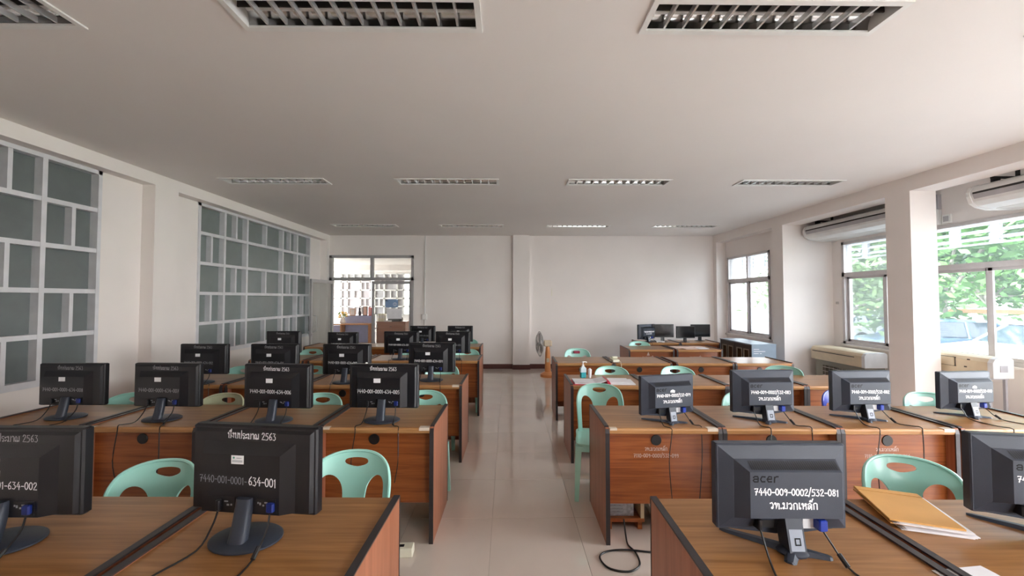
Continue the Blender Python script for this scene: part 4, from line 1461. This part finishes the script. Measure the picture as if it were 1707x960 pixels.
# computer case on a low stand under the aisle desk of the second right row
cs = thing('case_stand', 'brown low stand under the aisle desk of the second right row', 'stand', FL(0.635, 2.70), -TH)
MB().box(0.0, 0.26, 0.0, 0.40, 0.060, 0.085).build('board', M['desk_front'], cs)
MB().box(0.235, 0.259, 0.0, 0.40, 0.0852, 0.23).build('upright', M['palewood'], cs)
for x in (0.01, 0.22):
    MB().box(x, x + 0.03, 0.02, 0.38, 0.0, 0.0598).build('runner', M['desk_front'], cs)
pc = thing('computer_case', 'grey steel computer case on the low stand under the desk', 'computer', FL(0.655, 2.73, 0.0858), -TH)
MB().box(0, 0.175, 0.0, 0.34, 0.0, 0.36).build('case', M['pc'], pc)
for i in range(6):
    MB().box(0.012, 0.10, -0.004, 0.0, 0.015 + 0.021 * i, 0.028 + 0.021 * i).build('slot_cover', M['port'], pc)
MB().box(0.105, 0.165, -0.005, 0.0, 0.10, 0.20).build('fan_grille', M['charcoal2'], pc)
bd = thing('pale_board', 'pale board leaning under the aisle desk of the second right row', 'board', FL(1.02, 2.72), -TH)
o = MB().box(-0.012, 0.012, 0.0, 0.30, 0.0, 0.20).build('board', M['white'], bd)
o.rotation_euler = (0, R(-24), 0)

# looped black cable on the floor
cb = thing('floor_cable', 'black cable looped on the beige tiles by the second right row', 'cable', FL(0.66, 2.52, 0.0), 0)
pts = [(0.09, 0.16, 0.09), (0.085, 0.10, 0.02), (0.075, 0.02, 0.006), (0.10, -0.06, 0.006), (0.085, -0.17, 0.006), (0.0, -0.225, 0.006), (-0.11, -0.19, 0.006), (-0.135, -0.09, 0.006), (-0.06, -0.04, 0.006), (0.06, -0.042, 0.013), (0.20, -0.055, 0.006), (0.40, -0.07, 0.006)]
MB().tube(cable_run(pts, 6), 0.0055, 6).build('cord', M['cable'], cb)

# cream power strip by the aisle end of the nearest left row
ps = thing('power_strip', 'cream power strip on the floor beside the nearest left desk', 'power strip', FL(-0.76, 2.44, 0.0), -TH + R(4))
MB().cbox(-0.20, 0.125, -0.035, 0.035, 0.0, 0.055, 0.004).build('case', M['ivory'], ps)
for x in (-0.10, -0.02, 0.05):
    MB().box(x - 0.018, x + 0.018, -0.012, 0.012, 0.0552, 0.0562).build('socket', M['charcoal2'], ps)
MB().tube(cable_run([(-0.02, 0.0, 0.056), (-0.025, 0.01, 0.085), (-0.06, 0.06, 0.10), (-0.14, 0.10, 0.03), (-0.24, 0.12, 0.006)], 5), 0.006, 6).build('cord', M['cable'], ps)

# ------------------------------------------------------------------ orange pedestal fan
fa = thing('pedestal_fan', 'orange pedestal fan with wire guard, standing by the back wall', 'fan', (0.830, 7.95, 0), 0)
MB().lathe([(0.150, 0.0), (0.155, 0.02), (0.150, 0.055), (0.10, 0.085), (0.055, 0.105)], 28).build('base', M['orange'], fa)
MB().lathe([(0.062, 0.10), (0.056, 0.28), (0.052, 0.48), (0.042, 0.58), (0.030, 0.63)], 20).build('column', M['orange'], fa)
fh = MB()
fh.xf = Matrix.Translation((0, 0, 0.69))
fh.cbox(-0.085, 0.085, -0.062, 0.062, -0.07, 0.055, 0.02)
fh.box(-0.11, -0.085, -0.02, 0.02, -0.02, 0.02)
mh = fh.build('motor_housing', M['beige'], fa)
gd = MB()
gd.xf = Matrix.Translation((-0.125, 0, 0.672)) @ Matrix.Diagonal((1.0, 1.22, 1.22, 1.0)) @ Matrix.Rotation(R(12), 4, 'Z')
for r_, off in ((0.205, -0.045), (0.16, -0.082), (0.11, -0.095), (0.05, -0.098), (0.205, -0.045), (0.16, -0.012), (0.10, 0.0)):
    gd.tube([(off, r_ * math.cos(2 * PI * k / 28), r_ * math.sin(2 * PI * k / 28)) for k in range(29)], 0.0032 if r_ < 0.2 else 0.006, 5)
for k in range(40):
    a = 2 * PI * k / 40
    gd.tube([(off, r_ * math.cos(a), r_ * math.sin(a)) for r_, off in ((0.03, -0.098), (0.10, -0.096), (0.16, -0.082), (0.205, -0.045))], 0.0016, 4)
    gd.tube([(off, r_ * math.cos(a), r_ * math.sin(a)) for r_, off in ((0.205, -0.045), (0.16, -0.012), (0.06, 0.0))], 0.0016, 4)
go = gd.build('wire_guard', M['wire'], fa)
go['kind'] = 'stuff'
for k in range(3):
    bl = MB()
    bl.xf = Matrix.Translation((-0.125, 0, 0.672)) @ Matrix.Diagonal((1.0, 1.22, 1.22, 1.0)) @ Matrix.Rotation(R(12), 4, 'Z') @ Matrix.Rotation(2 * PI * k / 3, 4, 'X')
    bl.loft([[(-0.048 + 0.02 * math.sin(t) * s - th_, 0.0 + w_ * math.cos(t), h_) for t in (0, PI / 2, PI) for th_ in (0,)] + [(-0.044 + 0.02 * math.sin(t) * s, w_ * math.cos(t), h_) for t in (PI, PI / 2, 0)]
             for h_, w_, s in ((0.025, 0.02, 0.4), (0.08, 0.06, 0.9), (0.14, 0.085, 1.1), (0.18, 0.06, 1.0))], True, False)
    bl.build('fan_blade', M['fanblade'], fa)
hb = MB()
hb.xf = Matrix.Translation((-0.125, 0, 0.672)) @ Matrix.Diagonal((1.0, 1.22, 1.22, 1.0)) @ Matrix.Rotation(R(12), 4, 'Z')
hb.lathe([(0.03, -0.075), (0.034, -0.03)], 16, (0, 0, 0), 'x')
hb.build('fan_hub', M['fanblade'], fa)
MB().box(-0.03, 0.03, -0.056, -0.050, 0.30, 0.38).build('control_panel', M['beige'], fa)

# ------------------------------------------------------------------ steel cabinet below the far window
ca = thing('steel_cabinet', 'low blue-grey steel cabinet with brown glass doors under the far window', 'cabinet', FL(3.92, 6.40), -TH)
cw, cdp, chh = 0.40, 0.98, 0.83
m = MB()
m.box(0, cw, 0, 0.02, 0, chh).box(0, cw, cdp - 0.02, cdp, 0, chh).box(cw - 0.015, cw, 0.02, cdp - 0.02, 0, chh)
m.box(0.02, cw - 0.015, 0.02, cdp - 0.02, 0.04, 0.06)
m.build('body', M['steel_blue'], ca)
MB().box(-0.006, cw + 0.004, -0.004, cdp + 0.004, chh, chh + 0.018).build('top', M['steel_blue'], ca)
MB().box(-0.001, 0.018, 0.0205, cdp - 0.0205, 0.0, 0.06).build('plinth', M['cab_dark'], ca)
for k in range(2):
    y0 = 0.10 + 0.42 * (1 - k)
    d = MB()
    a, b = (0.50, cdp - 0.022) if k == 0 else (0.022, 0.496)
    d.box(0.0, 0.018, a, a + 0.055, 0.065, chh - 0.004).box(0.0, 0.018, b - 0.055, b, 0.065, chh - 0.004)
    d.box(0.0, 0.018, a + 0.055, b - 0.055, 0.065, 0.12).box(0.0, 0.018, a + 0.055, b - 0.055, chh - 0.075, chh - 0.004)
    d.box(0.001, 0.017, (a + b) / 2 - 0.02, (a + b) / 2 + 0.02, 0.12, chh - 0.075)
    do = d.build('door', M['cab_dark'], ca)
    for q in range(2):
        p0 = a + 0.055 if q == 0 else (a + b) / 2 + 0.02
        p1 = (a + b) / 2 - 0.02 if q == 0 else b - 0.055
        fr = MB()
        fr.box(-0.003, 0.004, p0, p0 + 0.02, 0.12, chh - 0.075).box(-0.003, 0.004, p1 - 0.02, p1, 0.12, chh - 0.075)
        fr.box(-0.003, 0.004, p0 + 0.02, p1 - 0.02, 0.12, 0.14).box(-0.003, 0.004, p0 + 0.02, p1 - 0.02, chh - 0.095, chh - 0.075)
        fr.build('glazing_bead', M['olive_frame'], do)
        MB().box(0.004, 0.009, p0 + 0.02, p1 - 0.02, 0.14, chh - 0.095).build('pane', M['cab_glass'], do)
lb = MB()
for i, (a, b) in enumerate(((0.03, 0.12), (0.03, 0.22), (0.03, 0.11), (0.13, 0.16))):
    z = chh - 0.07 - 0.035 * min(i, 2)
    lb.box(a, b, -0.0009, -0.0002, z, z + 0.008)
lb.build('lettering', M['paint'], ca)

# ------------------------------------------------------------------ conduit and switch box on the back wall
sw = thing('switch_box', 'small white switch box with conduit on the back wall', 'switch', (-1.897, YB, 0))
MB().cbox(-0.055, 0.055, -0.045, -0.001, 1.12, 1.25, 0.006).build('box', M['fixture'], sw)
MB().box(-0.014, 0.014, -0.022, -0.001, 1.2505, ZC - 0.002).build('conduit', M['fixture'], sw)
MB().box(-0.008, 0.008, -0.014, -0.001, 0.11, 1.1195).build('lower_conduit', M['fixture'], sw)
MB().box(0.02, 0.035, -0.0475, -0.045, 1.17, 1.20).build('rocker', M['white'], sw)
hk = thing('wall_bracket', 'thin metal bracket strip on the back wall right of the column', 'bracket', (1.02, YB, 0))
MB().box(-0.006, 0.006, -0.008, -0.0005, 1.66, 1.84).build('strip', M['ivory'], hk)

# ------------------------------------------------------------------ air conditioners
def ceiling_ac(label, y0, y1, x0, z0):
    """suspended ceiling unit, outlet towards the room"""
    t = thing('air_conditioner', label, 'air conditioner', (x0, (y0 + y1) / 2, z0), 0, 'air conditioners under the ceiling')
    L = (y1 - y0) / 2
    prof = [(0.55, 0.26), (0.09, 0.26), (0.03, 0.235), (0.0, 0.18), (0.0, 0.145), (0.025, 0.075), (0.08, 0.03), (0.20, 0.0), (0.55, 0.0)]
    b = MB().prism([(x, z) for x, z in prof], 'y', -L, L)
    body = b.build('casing', M['acwhite'], t)
    for s in (-1, 1):
        e = MB().prism([(x, z) for x, z in [(0.555, 0.265), (0.09, 0.265), (0.02, 0.235), (-0.01, 0.18), (-0.01, 0.14), (0.02, 0.06), (0.08, 0.02), (0.20, -0.008), (0.555, -0.008)]], 'y', min(s * L, s * (L + 0.035)), max(s * L, s * (L + 0.035)))
        e.build('end_cap', M['acwhite'], t)
    MB().prism([(-0.006, 0.150), (0.014, 0.105), (0.03, 0.078), (0.03, 0.11), (0.012, 0.155)], 'y', -L + 0.02, L - 0.02).build('outlet_vane', M['acgrey'], t)
    MB().prism([(-0.004, 0.176), (-0.004, 0.155), (0.02, 0.155), (0.02, 0.176)], 'y', -L + 0.02, L - 0.02).build('outlet_slot', M['slot'], t)
    for k in range(10):
        x = 0.22 + 0.03 * k
        MB().box(x, x + 0.010, -L + 0.05, L - 0.05, -0.006, -0.0002).build('grille_bar', M['fixture'], t)
    for s in (-1, 1):
        br = MB().box(0.10, 0.16, s * (L - 0.12) - 0.02, s * (L - 0.12) + 0.02, 0.262, 0.30)
        br.box(0.09, 0.40, s * (L - 0.12) - 0.015, s * (L - 0.12) + 0.015, 0.30, 0.32)
        br.box(0.36, 0.39, s * (L - 0.12) - 0.01, s * (L - 0.12) + 0.01, 0.32, ZC - z0)
        br.build('hanger', M['slot'], t)
    return t


ceiling_ac('white ceiling air conditioner between the pillar and the cross wall', 5.02, 6.50, 5.10, 2.595)
ceiling_ac('white ceiling air conditioner at the upper right corner', 2.70, 4.14, 5.10, 2.590)

jb = thing('fuse_box', 'grey and white fuse box high on the bay wall beside the square pillar', 'box', (XRW, 4.97, 0))
MB().cbox(-0.06, -0.001, -0.075, 0.075, 2.56, 2.765, 0.006).build('case', M['acwhite'], jb)
MB().box(-0.05, -0.001, -0.07, 0.07, 2.77, 2.96).build('upper_case', M['acgrey'], jb)
vn = thing('switch_plate', 'small white switch plate with grey grille beside the fuse box', 'switch', (XRW, 4.83, 0))
MB().cbox(-0.03, -0.001, -0.05, 0.05, 2.57, 2.68, 0.004).build('plate', M['fixture'], vn)
MB().box(-0.033, -0.030, -0.03, 0.03, 2.59, 2.66).build('grille', M['acgrey'], vn)


def floor_ac(label, x0, y0, y1, z0, h, dep, vane):
    t = thing('old_air_conditioner', label, 'air conditioner', (x0, (y0 + y1) / 2, z0), 0)
    L = (y1 - y0) / 2
    prof = [(0.0, 0.0), (dep, 0.0), (dep, h * 0.9), (dep - 0.03, h), (0.07, h), (0.025, h * 0.93), (0.0, h * 0.75)]
    MB().prism(prof, 'y', -L + 0.05, L).build('casing', M['cream'], t)
    MB().prism([(x * 1.01 - 0.003, z * 1.015 - 0.002) for x, z in prof], 'y', -L, -L + 0.05).build('end_cap', M['acwhite'], t)
    if vane:
        MB().box(-0.004, 0.004, -L + 0.17, L - 0.03, h * 0.60, h * 0.65).build('outlet_slot', M['slot'], t)
    else:
        f = MB().box(-0.006, 0.002, -L + 0.36, L - 0.02, h * 0.36, h * 0.80)
        f.build('front_panel', M['cream'], t)
        for z in (h * 0.34, h * 0.80):
            MB().box(-0.003, 0.002, -L + 0.34, L - 0.02, z, z + 0.006).build('panel_seam', M['slot'], t)
        MB().box(-0.003, 0.002, -L + 0.345, -L + 0.352, h * 0.34, h * 0.82).build('panel_seam', M['slot'], t)
        for y, z in ((-L + 0.22, 0.75), (-L + 0.25, 0.36)):
            MB().box(-0.004, 0.002, y - 0.012, y + 0.012, h * z, h * z + 0.012).build('screw_boss', M['slot'], t)
        MB().box(0.07, 0.15, -L - 0.004, -L, h * 0.30, h * 0.62).build('label_plate', M['acgrey'], t)
    return t


floor_ac('aged cream air conditioner set on a condenser below the bay window', 5.15, 5.50, 6.48, 0.60, 0.215, 0.33, True)
floor_ac('aged cream air conditioner right of the square pillar with white end cap', 5.15, 4.03, 4.98, 0.755, 0.215, 0.22, False)
cn = thing('condenser', 'olive condenser unit with wire grille under the cream air conditioner', 'condenser', (5.17, 5.99, 0))
m = MB()
m.box(0.0, 0.30, 0.28, 0.42, 0, 0.597).box(0.0, 0.30, -0.46, -0.42, 0, 0.597).box(0.26, 0.30, -0.42, 0.28, 0, 0.597)
m.box(0.0, 0.26, -0.42, 0.28, 0.52, 0.597).box(0.0, 0.26, -0.42, 0.28, 0.0, 0.06)
m.build('housing', M['olive_frame'], cn)
g = MB()
for k in range(9):
    g.tube([(0.004, -0.40 + 0.08 * k, 0.06), (0.004, -0.40 + 0.08 * k, 0.52)], 0.004, 4)
for k in range(7):
    g.tube([(0.0, -0.42, 0.10 + 0.065 * k), (0.0, 0.28, 0.10 + 0.065 * k)], 0.004, 4)
go = g.build('wire_grille', M['wire'], cn)
go['kind'] = 'stuff'
for k in range(3):
    b = MB()
    b.xf = Matrix.Translation((0.12, -0.07, 0.30)) @ Matrix.Rotation(2 * PI * k / 3 + 0.4, 4, 'X')
    b.prism([(-0.02, 0.03), (0.03, 0.03), (0.09, 0.19), (-0.07, 0.19)], 'x', -0.004, 0.004)
    b.build('fan_blade', M['acgrey'], cn)
MB().lathe([(0.04, 0.0), (0.04, 0.06)], 14, (0.09, -0.07, 0.30), 'x').build('fan_hub', M['acgrey'], cn)
st = thing('ac_stand', 'pale steel stand under the cream air conditioner right of the pillar', 'stand', (5.15, 4.505, 0))
for sy in (-0.42, 0.42):
    for x in (0.02, 0.19):
        MB().box(x - 0.012, x + 0.012, sy - 0.012, sy + 0.012, 0, 0.752).build('leg', M['acgrey'], st)
MB().box(0.0, 0.21, -0.44, 0.44, 0.735, 0.7535).build('tray', M['acgrey'], st)

# small knob on the cross wall corner and a hook near the far window
kn = thing('wall_hook', 'small dark hook on the bay wall left of the window', 'hook', (XRW, 6.50, 0))
MB().box(-0.03, -0.001, -0.012, 0.012, 1.51, 1.55).build('hook', M['smudge'], kn)

# ------------------------------------------------------------------ poster and sheet on the door, and the neighbour room's furniture
po = thing('poster', 'blue poster with a white ring mark taped on the glass door', 'poster', (-2.66, YB + 0.020, 0))
MB().box(-0.15, 0.14, 0.0, 0.003, 1.40, 1.585).build('print', M['poster'], po)
rg = MB()
for k in range(16):
    a0, a1 = 2 * PI * k / 16, 2 * PI * (k + 1) / 16
    rg.add([(0.07 + r_ * math.cos(a), -0.0006, 1.475 + r_ * math.sin(a)) for a in (a0, a1) for r_ in (0.034, 0.042)], [(0, 1, 3, 2)])
rg.build('ring_mark', M['paint'], po)
lettering('lettering', '2', 0.05, 0.007, 0.075, 1.45, -0.0006, po, M['paint'])
MB().prism([(-0.15, 1.54), (-0.08, 1.54), (-0.11, 1.585), (-0.15, 1.585)], 'y', -0.0008, -0.0002).build('dark_corner', M['car_blue'], po)
p2 = thing('notice_sheet', 'white notice sheet taped on the glass door below the blue poster', 'paper', (-2.60, YB + 0.020, 0))
MB().box(-0.17, 0.17, 0.0, 0.003, 1.14, 1.375).build('sheet', M['paper'], p2)

ct = thing('reception_counter', 'pale blue counter with an orange wood shelf beyond the glass door', 'counter', (-5.58, 14.0, 0))
MB().box(-0.42, 0.68, 0.25, 0.30, 0.0, 0.98).build('back_panel', M['navy_panel'], ct)
MB().box(-0.90, -0.42, 0.25, 0.30, 0.0, 0.62).build('side_panel', M['navy_panel'], ct)
MB().box(-0.92, 0.62, -0.12, 0.2495, 0.66, 0.70).build('shelf', M['shelf_wood'], ct)
MB().box(-0.44, -0.40, -0.08, 0.245, 0.0, 0.66).build('leg', M['shelf_wood'], ct)
MB().box(0.56, 0.60, -0.08, 0.245, 0.0, 0.66).build('leg', M['shelf_wood'], ct)
vs_ = thing('flower_vase', 'yellow flowers in a pale vase on the reception counter', 'vase', (-5.98, 14.02, 0.7005))
MB().lathe([(0.07, 0.0), (0.11, 0.06), (0.08, 0.16), (0.06, 0.22)], 16).build('vase', M['white'], vs_)
rnd = random.Random(3)
for k in range(12):
    a, r_ = rnd.uniform(0, 2 * PI), rnd.uniform(0.02, 0.17)
    x, y, z = r_ * math.cos(a), r_ * math.sin(a), rnd.uniform(0.22, 0.42)
    MB().tube([(0, 0, 0.18), (x * 0.6, y * 0.6, z * 0.8), (x, y, z)], 0.006, 4).build('flower_stem', M['stem'], vs_)
    MB().lathe([(0.01, -0.02), (0.05, 0.0), (0.045, 0.02), (0.01, 0.03)], 9, (x, y, z)).build('flower_head', M['petal'] if k % 3 else M['stem'], vs_)
for k, (x, w_, h, m_, lab) in enumerate(((-5.72, 0.20, 0.26, 'shelf_wood', 'brown framed picture leftmost on the counter ledge beyond the door'), (-5.46, 0.12, 0.30, 'dark', 'dark figure standing between framed pictures on the counter ledge'), (-5.26, 0.16, 0.34, 'dark', 'tall dark framed picture on the counter ledge beyond the door'), (-5.08, 0.10, 0.30, 'red', 'reddish framed picture rightmost on the counter ledge'))):
    t = thing('framed_picture' if k != 1 else 'figurine', lab, 'picture' if k != 1 else 'figurine', (x, 14.275, 0.9805))
    if k == 1:
        MB().lathe([(0.04, 0.0), (0.05, 0.10), (0.03, 0.2), (0.042, 0.25), (0.02, 0.30)], 12).build('body', M[m_], t)
    else:
        MB().box(-w_ / 2, w_ / 2, -0.01, 0.012, 0, h).build('frame', M[m_], t)
        MB().box(-w_ / 2 + 0.02, w_ / 2 - 0.02, -0.0115, -0.0102, 0.02, h - 0.02).build('picture', M['paper'] if k == 0 else M['pinkpaper'], t)
bc = thing('brown_cabinet', 'reddish brown cabinet beside the counter beyond the glass door', 'cabinet', (-4.24, 14.05, 0))
MB().box(-0.52, 0.52, 0.0, 0.5, 0.0, 0.74).build('carcass', M['brown_cab'], bc)
MB().box(-0.54, 0.54, -0.02, 0.52, 0.7402, 0.77).build('top', M['brown_cab'], bc)
MB().box(-0.49, 0.49, -0.016, -0.001, 0.32, 0.72).build('drawer', M['brown_cab'], bc)
MB().box(-0.03, 0.03, -0.030, -0.0165, 0.58, 0.60).build('drawer_handle', M['slot'], bc)
pt_ = thing('printer', 'dark flat printer on the brown cabinet beyond the door', 'printer', (-4.12, 14.2, 0.771))
MB().cbox(-0.24, 0.24, -0.15, 0.15, 0.0, 0.15, 0.02).build('body', M['charcoal2'], pt_)
MB().box(-0.15, 0.15, 0.02, 0.03, 0.1502, 0.26).build('paper_tray', M['charcoal'], pt_)
for k in range(3):
    t = thing('binder', 'pale binder %s of three standing left on the brown cabinet' % ('leftmost', 'middle', 'rightmost')[k], 'binder', (-4.70 + 0.085 * k, 14.2, 0.771), 0, 'binders on the brown cabinet')
    MB().box(-0.035, 0.035, -0.11, 0.11, 0, 0.28).build('cover', M['ivory'], t)
    MB().box(-0.025, 0.025, -0.1115, -0.1102, 0.12, 0.22).build('spine_label', M['paper'], t)
t = thing('paper_ream', 'white paper ream in front of the printer on the brown cabinet', 'papers', (-4.32, 14.12, 0.771), 0.1)
MB().box(-0.16, 0.10, -0.11, 0.0, 0, 0.05).build('sheets', M['paper'], t)

# ================================================================== OUTDOORS, RIGHT SIDE
GZ = -0.5
struct('ground', MB().box(6.0, 60, -30, 60, GZ - 0.3, GZ).box(-30, 6.0, -30, YF - 0.2, GZ - 0.3, GZ), M['ground'])
struct('ground_lawn', MB().box(24, 60, -30, 60, GZ, GZ + 0.02), M['grass'])
NTH = ['first', 'second', 'third', 'fourth', 'fifth', 'sixth', 'seventh', 'eighth', 'ninth', 'tenth', 'eleventh', 'twelfth', 'thirteenth', 'fourteenth', 'fifteenth', 'sixteenth', 'seventeenth', 'eighteenth', 'nineteenth', 'twentieth']
# slatted sunshade along the facade
for i in range(20):
    y1 = 13.4 - 0.5 * i
    t = thing('sunshade_panel', 'slatted sunshade panel outside the windows, %s from the far end' % NTH[i], 'sunshade', (7.0, y1 - 0.25, 0), 0, 'sunshade panels outside the windows')
    if i == 0:
        sp0 = MB().box(-0.02, 0.02, -0.249, -0.185, 2.42, 3.10).box(-0.02, 0.02, 0.185, 0.249, 2.42, 3.10).box(-0.02, 0.02, -0.249, 0.249, 2.395, 2.4199).build('frame', M['shade'], t)
        s0 = MB().prism([(-0.035, 0.0), (-0.028, 0.0), (0.035, 0.055), (0.028, 0.055)], 'y', -0.204, 0.204).build('slat', M['shade'], t, (0, 0, 2.46))
    else:
        link('frame', sp0.data, t)
        link('slat', s0.data, t, (0, 0, 2.46))
    for k in range(1, 6):
        link('slat', s0.data, t, (0, 0, 2.46 + 0.105 * k))
bm_ = thing('sunshade_beam', 'long pale beam carrying the sunshade panels outside', 'beam', (7.0, 5.0, 0))
MB().box(-0.04, 0.04, -1.6, 8.6, 3.102, 3.18).build('beam', M['acwhite'], bm_)
for y in (-1.5, 1.8):
    MB().box(-1.15, 0.04, y - 0.03, y + 0.03, 3.181, 3.24).build('bracket', M['acwhite'], bm_)


def make_tree(seed, h, crown, leafmat, label, n=1500, ls=0.16):
    rnd = random.Random(seed)
    t = thing('tree', label, 'tree')
    tr = MB()
    tips = []
    th_ = h * 0.36
    tr.tube([(0, 0, -0.05), (0.05, 0.03, th_ * 0.4), (-0.04, 0.06, th_ * 0.8), (0, 0.04, th_)], [0.20, 0.15, 0.13, 0.11], 9)
    tr.build('trunk', M['bark'], t)
    br = MB()
    for k in range(9):
        a = 2 * PI * k / 9 + rnd.uniform(-0.3, 0.3)
        z0 = th_ * rnd.uniform(0.65, 1.0)
        ln = crown * rnd.uniform(0.55, 0.95)
        z1 = z0 + (h - z0) * rnd.uniform(-0.12, 0.85)
        p1 = (0.45 * ln * math.cos(a), 0.45 * ln * math.sin(a), z0 + (z1 - z0) * 0.55)
        p2 = (ln * math.cos(a), ln * math.sin(a), z1)
        br.tube([(0, 0.03, z0), p1, p2], [0.07, 0.045, 0.015], 6)
        tips += [p1, p2, ((p1[0] + p2[0]) / 2, (p1[1] + p2[1]) / 2, (p1[2] + p2[2]) / 2)]
    bo = br.build('branches', M['bark'], t)
    lv = MB()
    tips += [(0, 0, h * 0.85), (0.3, 0.2, h * 0.7)]
    for k in range(n):
        c = rnd.choice(tips)
        r_ = crown * 0.33
        p = Vector((c[0] + rnd.gauss(0, r_ * 0.6), c[1] + rnd.gauss(0, r_ * 0.6), c[2] + rnd.gauss(0, r_ * 0.5)))
        u = Vector((rnd.uniform(-1, 1), rnd.uniform(-1, 1), rnd.uniform(-0.6, 0.6))).normalized()
        v = u.cross(Vector((rnd.uniform(-1, 1), rnd.uniform(-1, 1), rnd.uniform(-1, 1)))).normalized()
        s = ls * rnd.uniform(0.6, 1.4)
        lv.add([tuple(p - u * s), tuple(p + v * s * 0.45), tuple(p + u * s), tuple(p - v * s * 0.45)], [(0, 1, 2, 3)])
    lo = lv.build('foliage', leafmat, t)
    lo['kind'] = 'stuff'
    return t


TREES = [(0, 16.8, 14.6, 'green tree with grey trunk, seen left in the window right of the pillar'),
         (0, 19.5, 9.8, 'green tree at the right edge of the window right of the pillar'),
         (1, 12.8, 14.4, 'pale drooping tree framed by the narrow window left of the pillar'),
         (0, 24.0, 19.0, 'tall green tree behind the car park, left of the pillar'),
         (1, 21.0, 26.0, 'pale tree beyond the far window'),
         (0, 27.0, 14.0, 'tall green tree behind the parked cars'),
         (0, 26.0, 6.5, 'green tree farthest right behind the car park'),
         (1, 30.0, 24.0, 'distant pale tree behind the narrow window'),
              (0, 31.0, 19.5, 'distant dark green tree between the two pale trees')]
pt0 = {}
for k, (kind, x, y, lab) in enumerate(TREES):
    if kind not in pt0:
        pt0[kind] = make_tree(5 + kind, 7.5 if kind == 0 else 6.0, 3.4 if kind == 0 else 2.6, M['leaf'] if kind == 0 else M['leaf2'], lab, 3600 if kind == 0 else 3000, 0.20 if kind == 0 else 0.15)
        pt0[kind].location = (x, y, GZ)
    else:
        dup(pt0[kind], (x, y, GZ), k * 1.3, lab, (0.95 + 0.12 * (k % 3)))


def make_car(paint, label, cat='car'):
    t = thing('parked_car', label, cat, (0, 0, 0), 0, 'cars parked outside')
    prof = [(-2.05, 0.30), (-2.10, 0.55), (-2.02, 0.78), (-1.2, 0.90), (1.0, 0.92), (1.85, 0.80), (2.10, 0.62), (2.12, 0.34), (1.9, 0.26), (-1.9, 0.26)]
    b = MB()
    rings = []
    for y, s, dz in ((-0.84, 0.97, 0.02), (-0.78, 1.0, 0.0), (0.78, 1.0, 0.0), (0.84, 0.97, 0.02)):
        rings.append([(x * s, y, z * (1 if abs(y) < 0.8 else 0.97) + dz) for x, z in prof])
    b.loft(rings, True, False)
    b.build('body', paint, t)
    g = MB()
    g.loft([[(-1.65, -0.74, 0.90), (1.05, -0.74, 0.91), (1.05, 0.74, 0.91), (-1.65, 0.74, 0.90)], [(-1.15, -0.60, 1.38), (0.35, -0.60, 1.40), (0.35, 0.60, 1.40), (-1.15, 0.60, 1.38)]], True, False)
    g.build('windows', M['car_glass'], t)
    r_ = MB()
    r_.loft([[(-1.20, -0.62, 1.375), (0.40, -0.62, 1.395), (0.40, 0.62, 1.395), (-1.20, 0.62, 1.375)], [(-1.0, -0.5, 1.45), (0.2, -0.5, 1.46), (0.2, 0.5, 1.46), (-1.0, 0.5, 1.45)]], True, False)
    for s in (-1, 1):
        for x0, x1 in ((-0.42, -0.40), (-1.17, -1.66), (0.37, 1.06)):
            r_.tube([(x0, s * 0.61, 1.39), (x1, s * 0.75, 0.90)], 0.035, 5)
    r_.build('roof', paint, t)
    for x in (-1.3, 1.32):
        for s in (-1, 1):
            wl_ = MB().lathe([(0.16, -0.10), (0.30, -0.10), (0.315, -0.06), (0.315, 0.06), (0.30, 0.10), (0.16, 0.10)], 20, (x, s * 0.76, 0.315), 'y').build('wheel', M['tyre'], t)
            MB().lathe([(0.17, -0.105), (0.17, 0.105)], 14, (x, s * 0.76, 0.315), 'y').build('hubcap', M['port'], wl_)
    for s in (-1, 1):
        MB().box(2.04, 2.125, s * 0.60 - 0.14, s * 0.60 + 0.14, 0.60, 0.72).build('headlight', M['glass_in'], t)
        MB().box(-2.11, -2.03, s * 0.62 - 0.12, s * 0.62 + 0.12, 0.60, 0.74).build('tail_light', M['red'], t)
    return t


c0 = make_car(M['car_white'], 'white car parked outside, seen low in the window by the right edge')
c0.location = (14.2, 9.9, GZ)
c0.rotation_euler = (0, 0, R(170))
c1 = make_car(M['car_blue'], 'dark blue-grey car parked outside, seen low beside the square pillar')
c1.location = (13.6, 12.2, GZ)
c1.rotation_euler = (0, 0, R(172))
dup(c0, (15.0, 7.0, GZ), R(168), 'white car parked outside at the far right of the windows')
dup(c0, (17.2, 17.6, GZ), R(172), 'white car parked beyond the dark car outside')
# low carport with an orange roof edge behind the cars
cp = thing('carport', 'low white carport with an orange roof edge behind the parked cars', 'carport', (21.0, 16.5, GZ))
MB().box(-2.0, 2.0, -7.0, 5.0, 1.55, 1.66).build('roof', M['acwhite'], cp)
MB().box(-2.08, -2.001, -7.0, 5.0, 1.52, 1.68).build('fascia', M['roof_orange'], cp)
for y in (-6.5, -3.7, -0.9, 1.9, 4.7):
    MB().box(-1.9, -1.8, y - 0.05, y + 0.05, 0, 1.549).build('post', M['acwhite'], cp)
bw = thing('garden_wall', 'white garden wall beyond the parked cars', 'wall', (25.0, 12.0, GZ))
MB().box(-0.1, 0.1, -26, 26, 0.0, 1.15).build('wall_body', M['fixture'], bw)
MB().box(-0.16, 0.16, -26, 26, 1.151, 1.22).build('coping', M['fixture'], bw)
